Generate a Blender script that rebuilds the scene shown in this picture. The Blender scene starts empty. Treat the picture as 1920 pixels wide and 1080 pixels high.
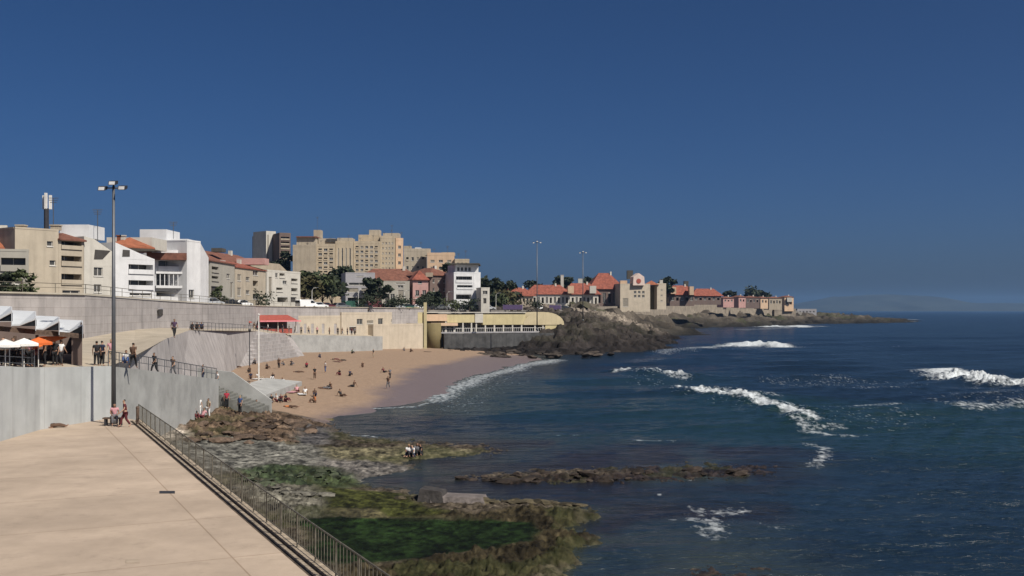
import bpy, bmesh, math, random
import numpy as np
from mathutils import Vector, Matrix
random.seed(7); RNG = np.random.default_rng(7)
S = bpy.context.scene
COL = S.collection
R = math.radians

# ------------------------------------------------------------------ camera, sky, sun, exposure
F, CX, HY, CZ = 2000.0, 960.0, 582.0, 11.0      # focal length (px of a 1920 frame), principal column, horizon row, eye height
cam = bpy.data.cameras.new('camera'); camo = bpy.data.objects.new('camera', cam); COL.objects.link(camo)
cam.sensor_width = 36; cam.lens = 36*F/1920; cam.shift_y = (HY-1-540)/1920
cam.clip_start = 0.5; cam.clip_end = 60000
camo.location = (0, 0, CZ); camo.rotation_euler = (R(90), 0, 0)
S.camera = camo
SUN_EL, SUN_AZ = R(48), R(130)                   # azimuth clockwise from +Y: the sun is behind the camera, to the right
W = bpy.data.worlds.new('World'); S.world = W; W.use_nodes = True
nt = W.node_tree; bg = nt.nodes['Background']
sky = nt.nodes.new('ShaderNodeTexSky'); sky.sky_type = 'NISHITA'; sky.sun_disc = False
sky.sun_elevation = SUN_EL; sky.sun_rotation = SUN_AZ
sky.altitude = 0; sky.air_density = .5; sky.dust_density = 2.4; sky.ozone_density = 10.0
hs = nt.nodes.new('ShaderNodeHueSaturation'); hs.inputs['Saturation'].default_value = 1.10; nt.links.new(sky.outputs[0], hs.inputs['Color']); nt.links.new(hs.outputs[0], bg.inputs[0]); bg.inputs[1].default_value = 0.052
sl = bpy.data.lights.new('sun', 'SUN'); sl.energy = 4.6; sl.angle = R(0.5); sl.color = (1, .93, .82)
slo = bpy.data.objects.new('sun', sl); COL.objects.link(slo)
sdir = Vector((math.sin(SUN_AZ)*math.cos(SUN_EL), math.cos(SUN_AZ)*math.cos(SUN_EL), math.sin(SUN_EL)))
slo.rotation_euler = sdir.to_track_quat('Z', 'Y').to_euler(); slo.location = sdir*300
S.view_settings.view_transform = 'Standard'; S.view_settings.look = 'None'
S.view_settings.exposure = 0.3; S.view_settings.gamma = 1.0
S.cycles.max_bounces = 5; S.cycles.volume_bounces = 0; S.cycles.transparent_max_bounces = 6

# ------------------------------------------------------------------ helpers
def gx(px, Y): return (px-CX)/F*Y
def gz(py, Y): return CZ-(py-HY)/F*Y
def onz(px, py, z):
    Y = (CZ-z)*F/(py-HY); return gx(px, Y), Y
def at(px, py, Y): return Vector((gx(px, Y), Y, gz(py, Y)))

MATS = {}
def mat(name, col, rough=.8, var=.12, scale=1.5, bump=0., bscale=12., metal=0., col2=None, streak=0., spec=.3, joint=None):
    if name in MATS: return MATS[name]
    m = bpy.data.materials.new(name); m.use_nodes = True; n = m.node_tree; L = n.links
    b = n.nodes['Principled BSDF']; b.inputs['Roughness'].default_value = rough; b.inputs['Metallic'].default_value = metal
    b.inputs['Specular IOR Level'].default_value = spec
    g = n.nodes.new('ShaderNodeNewGeometry')
    ns = n.nodes.new('ShaderNodeTexNoise'); ns.inputs['Scale'].default_value = scale; ns.inputs['Detail'].default_value = 5; ns.inputs['Roughness'].default_value = .65
    L.new(g.outputs['Position'], ns.inputs['Vector'])
    rp = n.nodes.new('ShaderNodeValToRGB'); rp.color_ramp.elements[0].position = .32; rp.color_ramp.elements[1].position = .68
    c = col; d = col2 or tuple(x*(1-var*1.6) for x in c); e = c if col2 else tuple(min(1, x*(1+var)) for x in c)
    rp.color_ramp.elements[0].color = (*d, 1); rp.color_ramp.elements[1].color = (*e, 1)
    L.new(ns.outputs['Fac'], rp.inputs['Fac']); out = rp.outputs['Color']
    if streak:
        mp = n.nodes.new('ShaderNodeMapping'); mp.inputs['Scale'].default_value = (1.3, 1.3, .12)
        L.new(g.outputs['Position'], mp.inputs['Vector'])
        n2 = n.nodes.new('ShaderNodeTexNoise'); n2.inputs['Scale'].default_value = 1.0; n2.inputs['Detail'].default_value = 4
        L.new(mp.outputs[0], n2.inputs['Vector'])
        r2 = n.nodes.new('ShaderNodeMapRange'); r2.inputs[1].default_value = .45; r2.inputs[2].default_value = .75; r2.inputs[3].default_value = 1; r2.inputs[4].default_value = 1-streak
        L.new(n2.outputs['Fac'], r2.inputs[0])
        mx = n.nodes.new('ShaderNodeMix'); mx.data_type = 'RGBA'; mx.blend_type = 'MULTIPLY'; mx.inputs[0].default_value = 1
        L.new(out, mx.inputs[6]); L.new(r2.outputs[0], mx.inputs[7]); out = mx.outputs[2]
    if joint:
        sx = n.nodes.new('ShaderNodeSeparateXYZ'); L.new(g.outputs['Position'], sx.inputs[0]); ad = n.nodes.new('ShaderNodeMath'); ad.operation = 'ADD'; L.new(sx.outputs[0], ad.inputs[0]); L.new(sx.outputs[1], ad.inputs[1])
        cx = n.nodes.new('ShaderNodeCombineXYZ'); L.new(ad.outputs[0], cx.inputs[0]); L.new(sx.outputs[2], cx.inputs[1])
        br = n.nodes.new('ShaderNodeTexBrick'); br.offset = .5; br.inputs['Scale'].default_value = 1; br.inputs['Brick Width'].default_value = joint[0]; br.inputs['Row Height'].default_value = joint[1]; br.inputs['Mortar Size'].default_value = .025; br.inputs['Mortar Smooth'].default_value = .5
        br.inputs['Color1'].default_value = (1, 1, 1, 1); br.inputs['Color2'].default_value = (.9, .9, .9, 1); br.inputs['Mortar'].default_value = (.68, .66, .64, 1); L.new(cx.outputs[0], br.inputs['Vector'])
        mx = n.nodes.new('ShaderNodeMix'); mx.data_type = 'RGBA'; mx.blend_type = 'MULTIPLY'; mx.inputs[0].default_value = 1
        L.new(out, mx.inputs[6]); L.new(br.outputs['Color'], mx.inputs[7]); out = mx.outputs[2]
    L.new(out, b.inputs['Base Color'])
    if bump:
        n3 = n.nodes.new('ShaderNodeTexNoise'); n3.inputs['Scale'].default_value = bscale; n3.inputs['Detail'].default_value = 6
        L.new(g.outputs['Position'], n3.inputs['Vector'])
        bp = n.nodes.new('ShaderNodeBump'); bp.inputs['Strength'].default_value = min(1, bump*4); bp.inputs['Distance'].default_value = bump
        L.new(n3.outputs['Fac'], bp.inputs['Height']); L.new(bp.outputs[0], b.inputs['Normal'])
    MATS[name] = m; return m

def plaster(name, col, **k): return mat(name, col, rough=.85, var=.07, scale=.5, streak=k.pop('streak', .12), bump=.01, bscale=6, **k)

class MB:
    def __init__(s): s.v = []; s.f = []
    def add(s, vs, fs):
        o = len(s.v); s.v += [tuple(p) for p in vs]; s.f += [tuple(i+o for i in f) for f in fs]
    def quad(s, a, b, c, d): s.add((a, b, c, d), ((0, 1, 2, 3),))
    def poly(s, pts): s.add(pts, (tuple(range(len(pts))),))
    def hexa(s, b4, t4):      # bottom 4, top 4, same order
        s.add(list(b4)+list(t4), ((3, 2, 1, 0), (4, 5, 6, 7), (0, 1, 5, 4), (1, 2, 6, 5), (2, 3, 7, 6), (3, 0, 4, 7)))
    def box(s, x0, x1, y0, y1, z0, z1):
        s.hexa([(x0, y0, z0), (x1, y0, z0), (x1, y1, z0), (x0, y1, z0)], [(x0, y0, z1), (x1, y0, z1), (x1, y1, z1), (x0, y1, z1)])
    def prism(s, pts, off):   # planar polygon extruded by a vector
        n = len(pts); off = Vector(off); pts = [Vector(p) for p in pts]
        s.add(pts+[p+off for p in pts], [tuple(range(n)), tuple(range(2*n-1, n-1, -1))]+[(i, i+n, (i+1) % n+n, (i+1) % n) for i in range(n)])
    def tube(s, path, r, n=8, r2=None):
        path = [Vector(p) for p in path]; m = len(path); o = len(s.v); rings = []
        for i, p in enumerate(path):
            t = (path[min(i+1, m-1)]-path[max(i-1, 0)]).normalized()
            a = t.cross(Vector((0, 0, 1)) if abs(t.z) < .9 else Vector((1, 0, 0))).normalized(); b = t.cross(a)
            rr = r+((r2 if r2 is not None else r)-r)*i/max(1, m-1)
            rings.append([p+a*math.cos(2*math.pi*k/n)*rr+b*math.sin(2*math.pi*k/n)*rr for k in range(n)])
        vs = [q for rg in rings for q in rg]; fs = []
        for i in range(m-1):
            for k in range(n): fs.append((i*n+k, i*n+(k+1) % n, (i+1)*n+(k+1) % n, (i+1)*n+k))
        fs += [tuple(range(n-1, -1, -1)), tuple((m-1)*n+k for k in range(n))]
        s.add(vs, fs)
    def ball(s, c, r, n=10, m=7, squash=(1, 1, 1), half=False):
        vs = []; fs = []; top = m//2+1 if half else m
        for j in range(top+1):
            th = math.pi*j/m
            for k in range(n):
                ph = 2*math.pi*k/n
                vs.append((c[0]+r*squash[0]*math.sin(th)*math.cos(ph), c[1]+r*squash[1]*math.sin(th)*math.sin(ph), c[2]+r*squash[2]*math.cos(th)))
        for j in range(top):
            for k in range(n): fs.append((j*n+k, (j+1)*n+k, (j+1)*n+(k+1) % n, j*n+(k+1) % n))
        s.add(vs, fs)
    def build(s, name, m, parent=None, smooth=False):
        me = bpy.data.meshes.new(name)
        o0 = ORIG.get(parent.name, Vector((0, 0, 0))) if parent else Vector((0, 0, 0))
        me.from_pydata([(x-o0[0], y-o0[1], z-o0[2]) for x, y, z in s.v], [], s.f)
        if m: me.materials.append(m)
        if smooth: me.polygons.foreach_set('use_smooth', [True]*len(me.polygons))
        o = bpy.data.objects.new(name, me); COL.objects.link(o)
        if parent: o.parent = parent; ORIG[o.name] = o0
        return o
ORIG = {}
def thing(name, label, cat, loc=(0, 0, 0), group=None, world=True):
    o = bpy.data.objects.new(name, None); COL.objects.link(o); o.location = loc; o.empty_display_size = .3
    o['label'] = label; o['category'] = cat
    if group: o['group'] = group
    if world: ORIG[o.name] = Vector(loc)
    return o
def tag(o, label, cat, group=None):
    o['label'] = label; o['category'] = cat
    if group: o['group'] = group
    return o
def struct(o, kind='structure'): o['kind'] = kind; return o
def copy_tree(o, parent=None):
    c = o.copy(); COL.objects.link(c)
    if parent: c.parent = parent; c.matrix_parent_inverse = o.matrix_parent_inverse
    for ch in o.children: copy_tree(ch, c)
    return c

# numpy noise
_H = RNG.random((512, 512))
def vnoise(x, y):
    xi = np.floor(x).astype(int); yi = np.floor(y).astype(int); fx = x-xi; fy = y-yi
    fx = fx*fx*fx*(fx*(fx*6-15)+10); fy = fy*fy*fy*(fy*(fy*6-15)+10)
    a = _H[xi & 511, yi & 511]; b = _H[(xi+1) & 511, yi & 511]; c = _H[xi & 511, (yi+1) & 511]; d = _H[(xi+1) & 511, (yi+1) & 511]
    return (a*(1-fx)+b*fx)*(1-fy)+(c*(1-fx)+d*fx)*fy-.5
def fbm(x, y, oct=5, ridged=False, gain=.5):
    t = np.zeros_like(x); a = 1.
    for i in range(oct):
        v = vnoise(x+i*17.3, y+i*9.1)
        t += a*((.25-np.abs(v)) if ridged else v); a *= gain; x = x*2.03; y = y*2.03
    return t
def sstep(a, b, x):
    t = np.clip((x-a)/(b-a), 0, 1); return t*t*(3-2*t)
def rbf(ctrl):
    P = np.array([(*onz(px, py, z), z) for px, py, z in ctrl]) if not isinstance(ctrl, np.ndarray) else ctrl
    n = len(P); D = np.hypot(P[:, None, 0]-P[None, :, 0], P[:, None, 1]-P[None, :, 1])
    A = np.zeros((n+3, n+3)); A[:n, :n] = D; A[:n, n] = 1; A[:n, n+1:] = P[:, :2]; A[n, :n] = 1; A[n+1:, :n] = P[:, :2].T
    w = np.linalg.solve(A+np.eye(n+3)*1e-6, np.concatenate([P[:, 2], [0, 0, 0]]))
    def f(x, y):
        sh = np.shape(x); x = np.ravel(x); y = np.ravel(y); out = np.empty(len(x))
        for i in range(0, len(x), 60000):
            xx = x[i:i+60000]; yy = y[i:i+60000]
            out[i:i+60000] = np.hypot(xx[:, None]-P[:, 0], yy[:, None]-P[:, 1])@w[:n]+w[n]+w[n+1]*xx+w[n+2]*yy
        return out.reshape(sh)
    return f
def inside(poly, x, y):      # signed distance to a polygon, positive inside
    poly = np.array(poly); ins = np.zeros(x.shape, bool); dist = np.full(x.shape, 1e9)
    for (x0, y0), (x1, y1) in zip(poly, np.roll(poly, -1, 0)):
        cond = ((y0 > y) != (y1 > y)) & (x < (x1-x0)*(y-y0)/((y1-y0) or 1e-9)+x0); ins ^= cond
        dist = np.minimum(dist, segd(x, y, x0, y0, x1, y1))
    return np.where(ins, dist, -dist)
def segd(x, y, x0, y0, x1, y1):
    dx, dy = x1-x0, y1-y0; t = np.clip(((x-x0)*dx+(y-y0)*dy)/(dx*dx+dy*dy+1e-12), 0, 1)
    return np.hypot(x-x0-t*dx, y-y0-t*dy)
def grid_mesh(name, X, Y, Z, m, attrs={}, face_mask=None):
    r, c = X.shape; idx = np.arange(r*c).reshape(r, c)
    q = np.stack([idx[:-1, :-1], idx[:-1, 1:], idx[1:, 1:], idx[1:, :-1]], -1).reshape(-1, 4)
    if face_mask is not None: q = q[face_mask.reshape(-1)]
    used, inv = np.unique(q, return_inverse=True); q = inv.reshape(-1, 4)
    V = np.stack([X.ravel(), Y.ravel(), Z.ravel()], -1)[used]
    me = bpy.data.meshes.new(name); me.vertices.add(len(V)); me.vertices.foreach_set('co', V.astype(np.float32).ravel())
    me.loops.add(q.size); me.loops.foreach_set('vertex_index', q.astype(np.int32).ravel())
    me.polygons.add(len(q)); me.polygons.foreach_set('loop_start', np.arange(0, q.size, 4, dtype=np.int32))
    me.polygons.foreach_set('use_smooth', np.ones(len(q), bool)); me.update(calc_edges=True); me.validate()
    for k, a in attrs.items():
        if a.ndim == 3:
            at_ = me.attributes.new(k, 'FLOAT_COLOR', 'POINT'); at_.data.foreach_set('color', np.concatenate([a.reshape(-1, 3)[used], np.ones((len(used), 1))], 1).astype(np.float32).ravel())
        else:
            at_ = me.attributes.new(k, 'FLOAT', 'POINT'); at_.data.foreach_set('value', a.ravel()[used].astype(np.float32))
    me.materials.append(m); o = bpy.data.objects.new(name, me); COL.objects.link(o); return o

def ground_mat(name, rough=.85, bump=.05, bscale=6., nvar=.45, wet=True):
    m = bpy.data.materials.new(name); m.use_nodes = True; n = m.node_tree; L = n.links; b = n.nodes['Principled BSDF']
    a = n.nodes.new('ShaderNodeAttribute'); a.attribute_name = 'col'
    g = n.nodes.new('ShaderNodeNewGeometry')
    ns = n.nodes.new('ShaderNodeTexNoise'); ns.inputs['Scale'].default_value = 1.4; ns.inputs['Detail'].default_value = 10; ns.inputs['Roughness'].default_value = .78
    L.new(g.outputs['Position'], ns.inputs['Vector'])
    r2 = n.nodes.new('ShaderNodeMapRange'); r2.inputs[1].default_value = .3; r2.inputs[2].default_value = .7; r2.inputs[3].default_value = 1-nvar; r2.inputs[4].default_value = 1+nvar*.7
    L.new(ns.outputs['Fac'], r2.inputs[0])
    mx = n.nodes.new('ShaderNodeMix'); mx.data_type = 'RGBA'; mx.blend_type = 'MULTIPLY'; mx.inputs[0].default_value = 1
    L.new(a.outputs['Color'], mx.inputs[6]); L.new(r2.outputs[0], mx.inputs[7]); L.new(mx.outputs[2], b.inputs['Base Color'])
    if wet:
        a2 = n.nodes.new('ShaderNodeAttribute'); a2.attribute_name = 'wet'
        r3 = n.nodes.new('ShaderNodeMapRange'); r3.inputs[3].default_value = rough; r3.inputs[4].default_value = .25
        L.new(a2.outputs['Fac'], r3.inputs[0]); L.new(r3.outputs[0], b.inputs['Roughness'])
    else: b.inputs['Roughness'].default_value = rough
    b.inputs['Specular IOR Level'].default_value = .12
    if wet:
        r4 = n.nodes.new('ShaderNodeMapRange'); r4.inputs[3].default_value = .06; r4.inputs[4].default_value = .4; L.new(a2.outputs['Fac'], r4.inputs[0]); L.new(r4.outputs[0], b.inputs['Specular IOR Level'])
    n3 = n.nodes.new('ShaderNodeTexNoise'); n3.inputs['Scale'].default_value = bscale; n3.inputs['Detail'].default_value = 8; n3.inputs['Roughness'].default_value = .65
    L.new(g.outputs['Position'], n3.inputs['Vector'])
    bp = n.nodes.new('ShaderNodeBump'); bp.inputs['Strength'].default_value = .8; bp.inputs['Distance'].default_value = bump
    L.new(n3.outputs['Fac'], bp.inputs['Height']); L.new(bp.outputs[0], b.inputs['Normal'])
    return m

# ------------------------------------------------------------------ shore: beach and reef
CTRL = [(600,780,.12),(700,766,.0),(820,746,-.05),(870,716,-.05),(960,691,-.05),(1040,677,-.1),
 (640,767,.45),(700,750,.55),(735,713,.75),(830,683,.8),(890,668,.7),(545,750,1.0),(620,720,1.3),(700,690,1.4),(790,657,1.5),(700,655,1.9),(600,662,2.2),(545,672,2.4),
 (480,692,2.1),(440,700,2.3),(430,735,1.9),(460,765,1.5),(420,765,1.8),(300,790,1.9),(360,790,1.7),(280,840,1.8),
 (380,830,1.1),(480,815,.95),(560,806,.55),(600,800,.2),(640,800,-.2),(700,820,-.25),(420,860,.7),(520,850,.5),(600,850,.4),(700,848,.32),(780,848,.32),(850,844,.22),(930,844,.04),(980,836,-.2),
 (650,885,.3),(740,880,.12),(800,870,-.2),(710,908,-.2),(780,905,-.3),(500,895,.65),(560,930,.6),(620,960,.5),(650,930,.5),(720,930,.45),(800,945,.35),
 (850,960,.4),(560,985,.5),(700,985,.26),(850,985,.26),(970,985,.26),(850,1030,.26),(1040,960,.5),(1082,960,.45),(1108,945,-.3),(1112,1000,-.4),(1112,1050,-.4),(1075,1000,.5),(1050,1030,.5),(1020,1035,.5),(1040,1062,.42),(1000,1078,.5),(940,1070,.5),(800,1075,.5),(700,1080,.5),(1085,1095,-.4),
 (900,925,-.35),(1000,930,-.35),(850,903,-.02),(950,897,.12),(1050,894,.17),(1200,892,.16),(1320,890,.13),(1430,886,.04),(1490,880,-.15),(1000,872,-.35),(1200,870,-.22),(1400,865,-.25),(1100,930,-.35),(1300,922,-.4),(1500,920,-.6),
 (1250,1060,-.1),(1330,1022,-.02),(1400,1045,-.1),(1480,1070,-.15),(1300,1085,-.02),(1200,1000,-.5),(1150,1070,-.5),(1420,985,-.4),(1560,1060,-.6),
 (1600,800,-1.5),(1300,750,-1.5),(1100,720,-1.2),(1000,800,-.6),(800,790,-.35),(900,770,-.6),(1900,1000,-2),(1100,680,-.8)]
shore_base = rbf(CTRL)
def wpoly(pts, z=.4): return [onz(px, py, z) for px, py in pts]
# zones painted in order: pixel outline on the ground, colour, rock relief, wetness, feather (m)
ZONES = [
 ([(-300,600),(1300,600),(1100,668),(1060,684),(940,705),(835,752),(700,790),(620,784),(560,781),(470,779),(400,786),(330,800),(-300,1000)], (.275, .197, .14), .05, 0, 1.2),
 ([(585,786),(640,766),(700,752),(735,722),(770,700),(840,684),(900,669),(1000,664),(1060,676),(960,700),(880,735),(830,760),(700,785)], (.155,.12,.115), .02, .75, 2.5),
 ([(200,800),(265,765),(330,770),(440,760),(450,790),(400,800),(330,850),(250,860)], (.40,.35,.29), .10, 0, 1.5),
 ([(330,805),(400,788),(470,782),(560,785),(610,790),(600,832),(560,838),(430,838),(340,850)], (0.1440, 0.1008, 0.0684), .38, .1, 1.0),
 ([(550,795),(615,795),(640,835),(560,842)], (0.0936, 0.0864, 0.0792), .10, .5, 1.0),
 ([(618,779),(700,774),(712,784),(660,792),(625,790)], (.15, .125, .03), .10, .2, .6),
 ([(340,850),(420,832),(600,838),(650,850),(640,885),(480,890),(380,905)], (0.1080, 0.1044, 0.0900), .08, .2, .8),
 ([(620,845),(740,838),(870,838),(960,842),(860,853),(760,862),(640,872)], (0.1260, 0.1116, 0.0648), .12, .3, .8),
 ([(600,865),(740,860),(780,885),(700,900),(620,900)], (0.1188, 0.1080, 0.0936), .10, .45, .8),
 ([(430,890),(520,878),(640,880),(650,905),(600,918),(480,915)], (0.0324, 0.0446, 0.0216), .30, .3, .7),
 ([(400,910),(480,915),(600,918),(640,925),(600,975),(560,990),(480,960)], (0.1116, 0.1044, 0.0828), .24, .1, .6),
 ([(590,915),(740,918),(820,945),(860,965),(760,968),(600,970)], (0.0360, 0.0389, 0.0101), .06, .15, .6),
 ([(600,960),(680,955),(720,968),(640,980)], (0.0864, 0.0756, 0.0360), .05, .4, .5),
 ([(520,984),(620,975),(760,968),(850,968),(960,970),(1020,978),(1028,1000),(990,1020),(915,1034),(780,1045),(730,1052),(650,1060),(560,1020)], (.0085, .0175, .0045), .012, .12, .35),
 ([(800,965),(850,955),(960,948),(1095,952),(1100,1010),(1060,1050),(940,1100),(700,1100),(640,1062),(735,1055),(900,1035),(980,1020),(1005,1000),(985,975)], (.046, .037, .02), .30, .15, .4),
 ([(800,910),(1000,885),(1200,880),(1450,878),(1500,885),(1440,895),(1200,915),(980,922)], (0.0540, 0.0374, 0.0288), .28, .4, .8),
 ([(1150,1000),(1300,990),(1460,1010),(1520,1090),(1150,1100)], (0.0432, 0.0324, 0.0230), .09, .5, .8),
 ([(1180,835),(1510,838),(1500,885),(1150,890)], (0.0432, 0.0324, 0.0288), .2, .5, 1.5),
]
ZONES = [(p_, tuple(x_*(1.25 if p_[0] == (340,850) else .72 if p_[0] in ((330,805), (800,965)) else .62 if p_[0] in ((800,910), (1180,835)) else 1) for x_ in c_), r_, w_, f_) for p_, c_, r_, w_, f_ in ZONES]
tx = np.linspace(-.56, .36, 660); ly = np.exp(np.linspace(math.log(30), math.log(300), 600))
SX = ly[:, None]*tx[None, :]; SY = np.repeat(ly[:, None], len(tx), 1)
Z = shore_base(SX, SY)
wx = SX+1.8*fbm(SX*.22, SY*.22, 4); wy = SY+1.8*fbm(SX*.22+50, SY*.22, 4)
colr = np.empty(SX.shape+(3,)); colr[:] = (.07, .057, .042)
patch = .6*fbm(SX*.05, SY*.12, 4)[..., None]; colr *= 1+.35*patch
rel = np.full(SX.shape, .16); wet = np.zeros(SX.shape); rockm = np.ones(SX.shape)
for k, (pts, c, rl, wt, fe) in enumerate(ZONES):
    d = inside(wpoly(pts), wx, wy); w = sstep(-fe, fe, d)
    colr = colr*(1-w[..., None])+np.array(c)*w[..., None]; rel = rel*(1-w)+rl*w; wet = wet*(1-w)+wt*w
    rockm = np.maximum(rockm*(1-w), w) if k > 1 else rockm*(1-w)
rg = fbm(SX*1.5, SY*1.0, 6, ridged=True, gain=.68); rn = fbm(SX*2.0+9, SY*1.2, 5, gain=.68)
rel *= .72
Z = Z+rel*(1.3*(rg-.25)+1.1*rn)
cells = np.floor(rn*9)/9                                # blocky steps break the rocks into ledges
Z += rel*.5*(cells-rn)
Z += np.where(rel > .1, np.maximum(0, fbm(SX*1.3+31, SY*1.1, 3)-.1)*1.5*rel, 0)
lo = np.clip((.16-Z)/.3, 0, 1); wet = np.maximum(wet, lo*.9); colr *= (1-.35*lo*(rockm > .3))[..., None]
mott = fbm(SX*.8+3, SY*.5, 5); fine = fbm(SX*2.7+13, SY*1.6, 6, gain=.72); colr *= np.clip(1+rockm*1.5*fine, .3, 2.1)[..., None]; colr *= np.clip(1+rockm*.9*mott, .35, 1.6)[..., None]
gm = sstep(.02, .2, fbm(SX*.3+70, SY*.3, 4))*rockm*(rel > .08)*.55
colr = colr*(1-gm[..., None]*.7)+np.array((.05, .058, .02))*gm[..., None]*.7
def ground_z(x, y): return float(shore_base(np.array([x]), np.array([y]))[0])
def drop(px, py):            # where the line of sight meets the shore
    dx, dz = (px-CX)/F, -(py-HY)/F
    for Y in np.arange(60, 320, .5):
        if CZ+dz*Y <= ground_z(dx*Y, Y): return Vector((dx*Y, Y, ground_z(dx*Y, Y)))
    return at(px, py, 250)
fm = (rockm[:-1, :-1]+rockm[1:, 1:]) < 1.0
keep = (Z[:-1, :-1] > -1.6)
m_sand = ground_mat('sand', .92, .09, 2.2, .2); m_reef = ground_mat('reef_rock', .85, .2, 3, .75)
struct(grid_mesh('beach', SX, SY, Z, m_sand, dict(col=colr, wet=wet), fm & keep))
struct(grid_mesh('reef', SX, SY, Z, m_reef, dict(col=colr, wet=wet), ~fm & keep))

# ------------------------------------------------------------------ sea
rows = np.concatenate([np.arange(1.75, 20, .6), np.arange(20, 830, 1.08)])[::-1]
ly = CZ*F/rows; tx = np.linspace(-.62, .72, 880)
X = ly[:, None]*tx[None, :]; Y = np.repeat(ly[:, None], len(tx), 1); sp = np.abs(np.gradient(ly))[:, None]
ZS = np.zeros(X.shape)
depth = np.where(Y < 300, -shore_base(X, np.minimum(Y, 300)), 3)
calm = np.clip(.10+depth*.55, .10, 1)
warp = 6*fbm(X*.02, Y*.02, 3)
for lam, amp, ang in ((46,.26,-20),(29,.17,6),(19,.13,-34),(12.5,.10,-8),(8.2,.075,-28),(5.3,.055,14),(3.6,.042,-20),(2.3,.03,-40),(1.5,.02,-4),(1.0,.013,-25)):
    k = 2*math.pi/lam; a = R(ang); ph = RNG.random()*6
    s_ = np.sin(k*(X*math.sin(a)+Y*math.cos(a)+warp*(lam/30+.3))+ph); env = .6+1.6*np.abs(fbm(X/lam*.35+lam, Y/lam*.35, 2))
    amp *= 1.4 if lam < 21 else 1.1
    ZS += amp*env*(1-2*np.abs(s_)**1.0*.5+.0*s_ if lam < 10 else s_)*np.clip(1.6*lam/sp/4-.4, 0, 1)
ZS *= calm
foam = np.zeros(X.shape)
# foam: pixel polyline, half-width in px of depth, strength, crest height (m)
FOAM = [
 ([(1790,712),(1815,705),(1850,718),(1885,724),(1990,726)], 13, 1.5, 1.5), ([(1800,764),(1860,760),(1960,758)], 10, .85, .15), ([(1740,752),(1800,758)], 5, .6, 0),
 ([(1168,699),(1195,699),(1225,706),(1275,709)], 6, 1.4, .9),
 ([(1277,729),(1320,741),(1365,747),(1410,752),(1450,764),(1495,778),(1515,786)], 8, 1.35, .55), ([(1330,738),(1440,747)], 7, .8, .1),
 ([(1450,760),(1560,762),(1690,761)], 6, .8, .05), ([(1500,793),(1520,806),(1590,816)], 10, .9, .1), ([(1520,800),(1580,798)], 6, .75, 0), ([(1515,838),(1550,850),(1545,865),(1520,876)], 9, .8, .05),
 ([(1255,656),(1320,653),(1372,650)], 4, .95, .1), ([(1370,650),(1410,646),(1440,645),(1462,650)], 4, 1.4, .8),
 ([(1450,716),(1580,714),(1720,720)], 9, .52, 0), ([(600,818),(660,817),(710,819)], 2.5, .75, .0), ([(610,825),(690,824)], 2, .6, 0), ([(1190,826),(1225,828),(1262,828)], 4, .75, .05),
 ([(1308,962),(1350,966),(1395,962)], 15, .8, .06), ([(1310,985),(1345,985),(1350,1000),(1330,1008)], 20, .8, .06), ([(1250,980),(1300,983)], 4, .7, 0),
 ([(1398,612),(1440,613),(1500,612)], 2.6, 1.5, 1.0), ([(1395,619),(1480,616)], 1.5, .8, 0), ([(1625,605),(1650,604),(1690,603)], 1.5, 1.1, .5), ([(1655,598),(1692,600)], 1.0, .9, .3), ([(1180,618),(1235,617)], 2.0, .9, .2), ([(1275,620),(1300,620)], 1.0, .9, .0),
 ([(1300,745),(1480,775),(1620,785),(1700,775)], 24, .42, 0), ([(1780,745),(1850,752),(1980,750)], 26, .45, 0), ([(1180,712),(1290,722)], 8, .45, 0), ([(1420,985),(1480,1000)], 14, .4, 0), ([(1000,700),(900,745),(860,775)], 16, .42, 0), ([(1480,648),(1560,645)], 4, .45, 0),
 ([(1240,662),(1290,658)], 4, .75, .1), ([(1040,815),(1100,816)], 4, .55, 0), ([(870,760),(905,757)], 3, .6, 0),
 ([(820,748),(850,732),(900,712),(960,694),(1000,682),(1045,677)], 8, .95, .1), ([(612,775),(700,768),(780,764),(825,752)], 3, .85, .03), ([(830,768),(880,752),(950,712),(1000,698)], 7, .5, 0),
 ([(1104,921),(1112,921)], 4, .62, .0), ([(1235,930),(1246,929)], 4, .6, 0), ([(1284,902),(1310,901)], 3, .5, 0),
]
fw = 2.2*fbm(X*.11, Y*.07, 4)
for pts, wpx, st, h in FOAM:
    P = [onz(px, py, 0) for px, py in pts]; ym = sum(p[1] for p in P)/len(P); hw = wpx*ym*ym/(F*CZ)
    rr = (ly > min(p[1] for p in P)-4*hw-8) & (ly < max(p[1] for p in P)+4*hw+8)
    xs, ys = X[rr], Y[rr]; d = np.full(xs.shape, 1e9)
    sc = .35                                      # foam patches spread further along the view than across it
    for (x0, y0), (x1, y1) in zip(P, P[1:]): d = np.minimum(d, segd(xs, (ys+fw[rr]*hw*.35)*sc, x0, y0*sc, x1, y1*sc)/sc)
    foam[rr] = np.maximum(foam[rr], st*sstep(1.25, .0, d/hw))
    if h:
        lump = np.clip(1+2.2*fbm(xs*.35, ys*.25, 6, gain=.65), 0, 2); d2 = np.full(xs.shape, 1e9)
        for (x0, y0), (x1, y1) in zip(P, P[1:]): d2 = np.minimum(d2, segd(xs, ys, x0, y0, x1, y1))
        cw = max(1.6, min(hw*.6, 4.0)); ZS[rr] += .62*h*np.exp(-(d2/cw)**2)*lump
edge = np.where((Y < 300), np.exp(-(np.abs(depth+.02)/.07)**2), 0)*.35*sstep(-.1, .25, fbm(X*.15, Y*.15, 4)); foam = np.maximum(foam, edge)
crest = sstep(.62, 1.0, ZS/.8+fbm(X*.08, Y*.05, 4)*.7)*(Y > 120)*(Y < 1500)*.55; foam = np.maximum(foam, crest)
sh = np.clip(1-depth/.75, 0, 1)*(Y < 300)
deep = np.array((.0078, .0165, .0255)); shal = np.array((.024, .031, .028))
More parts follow.
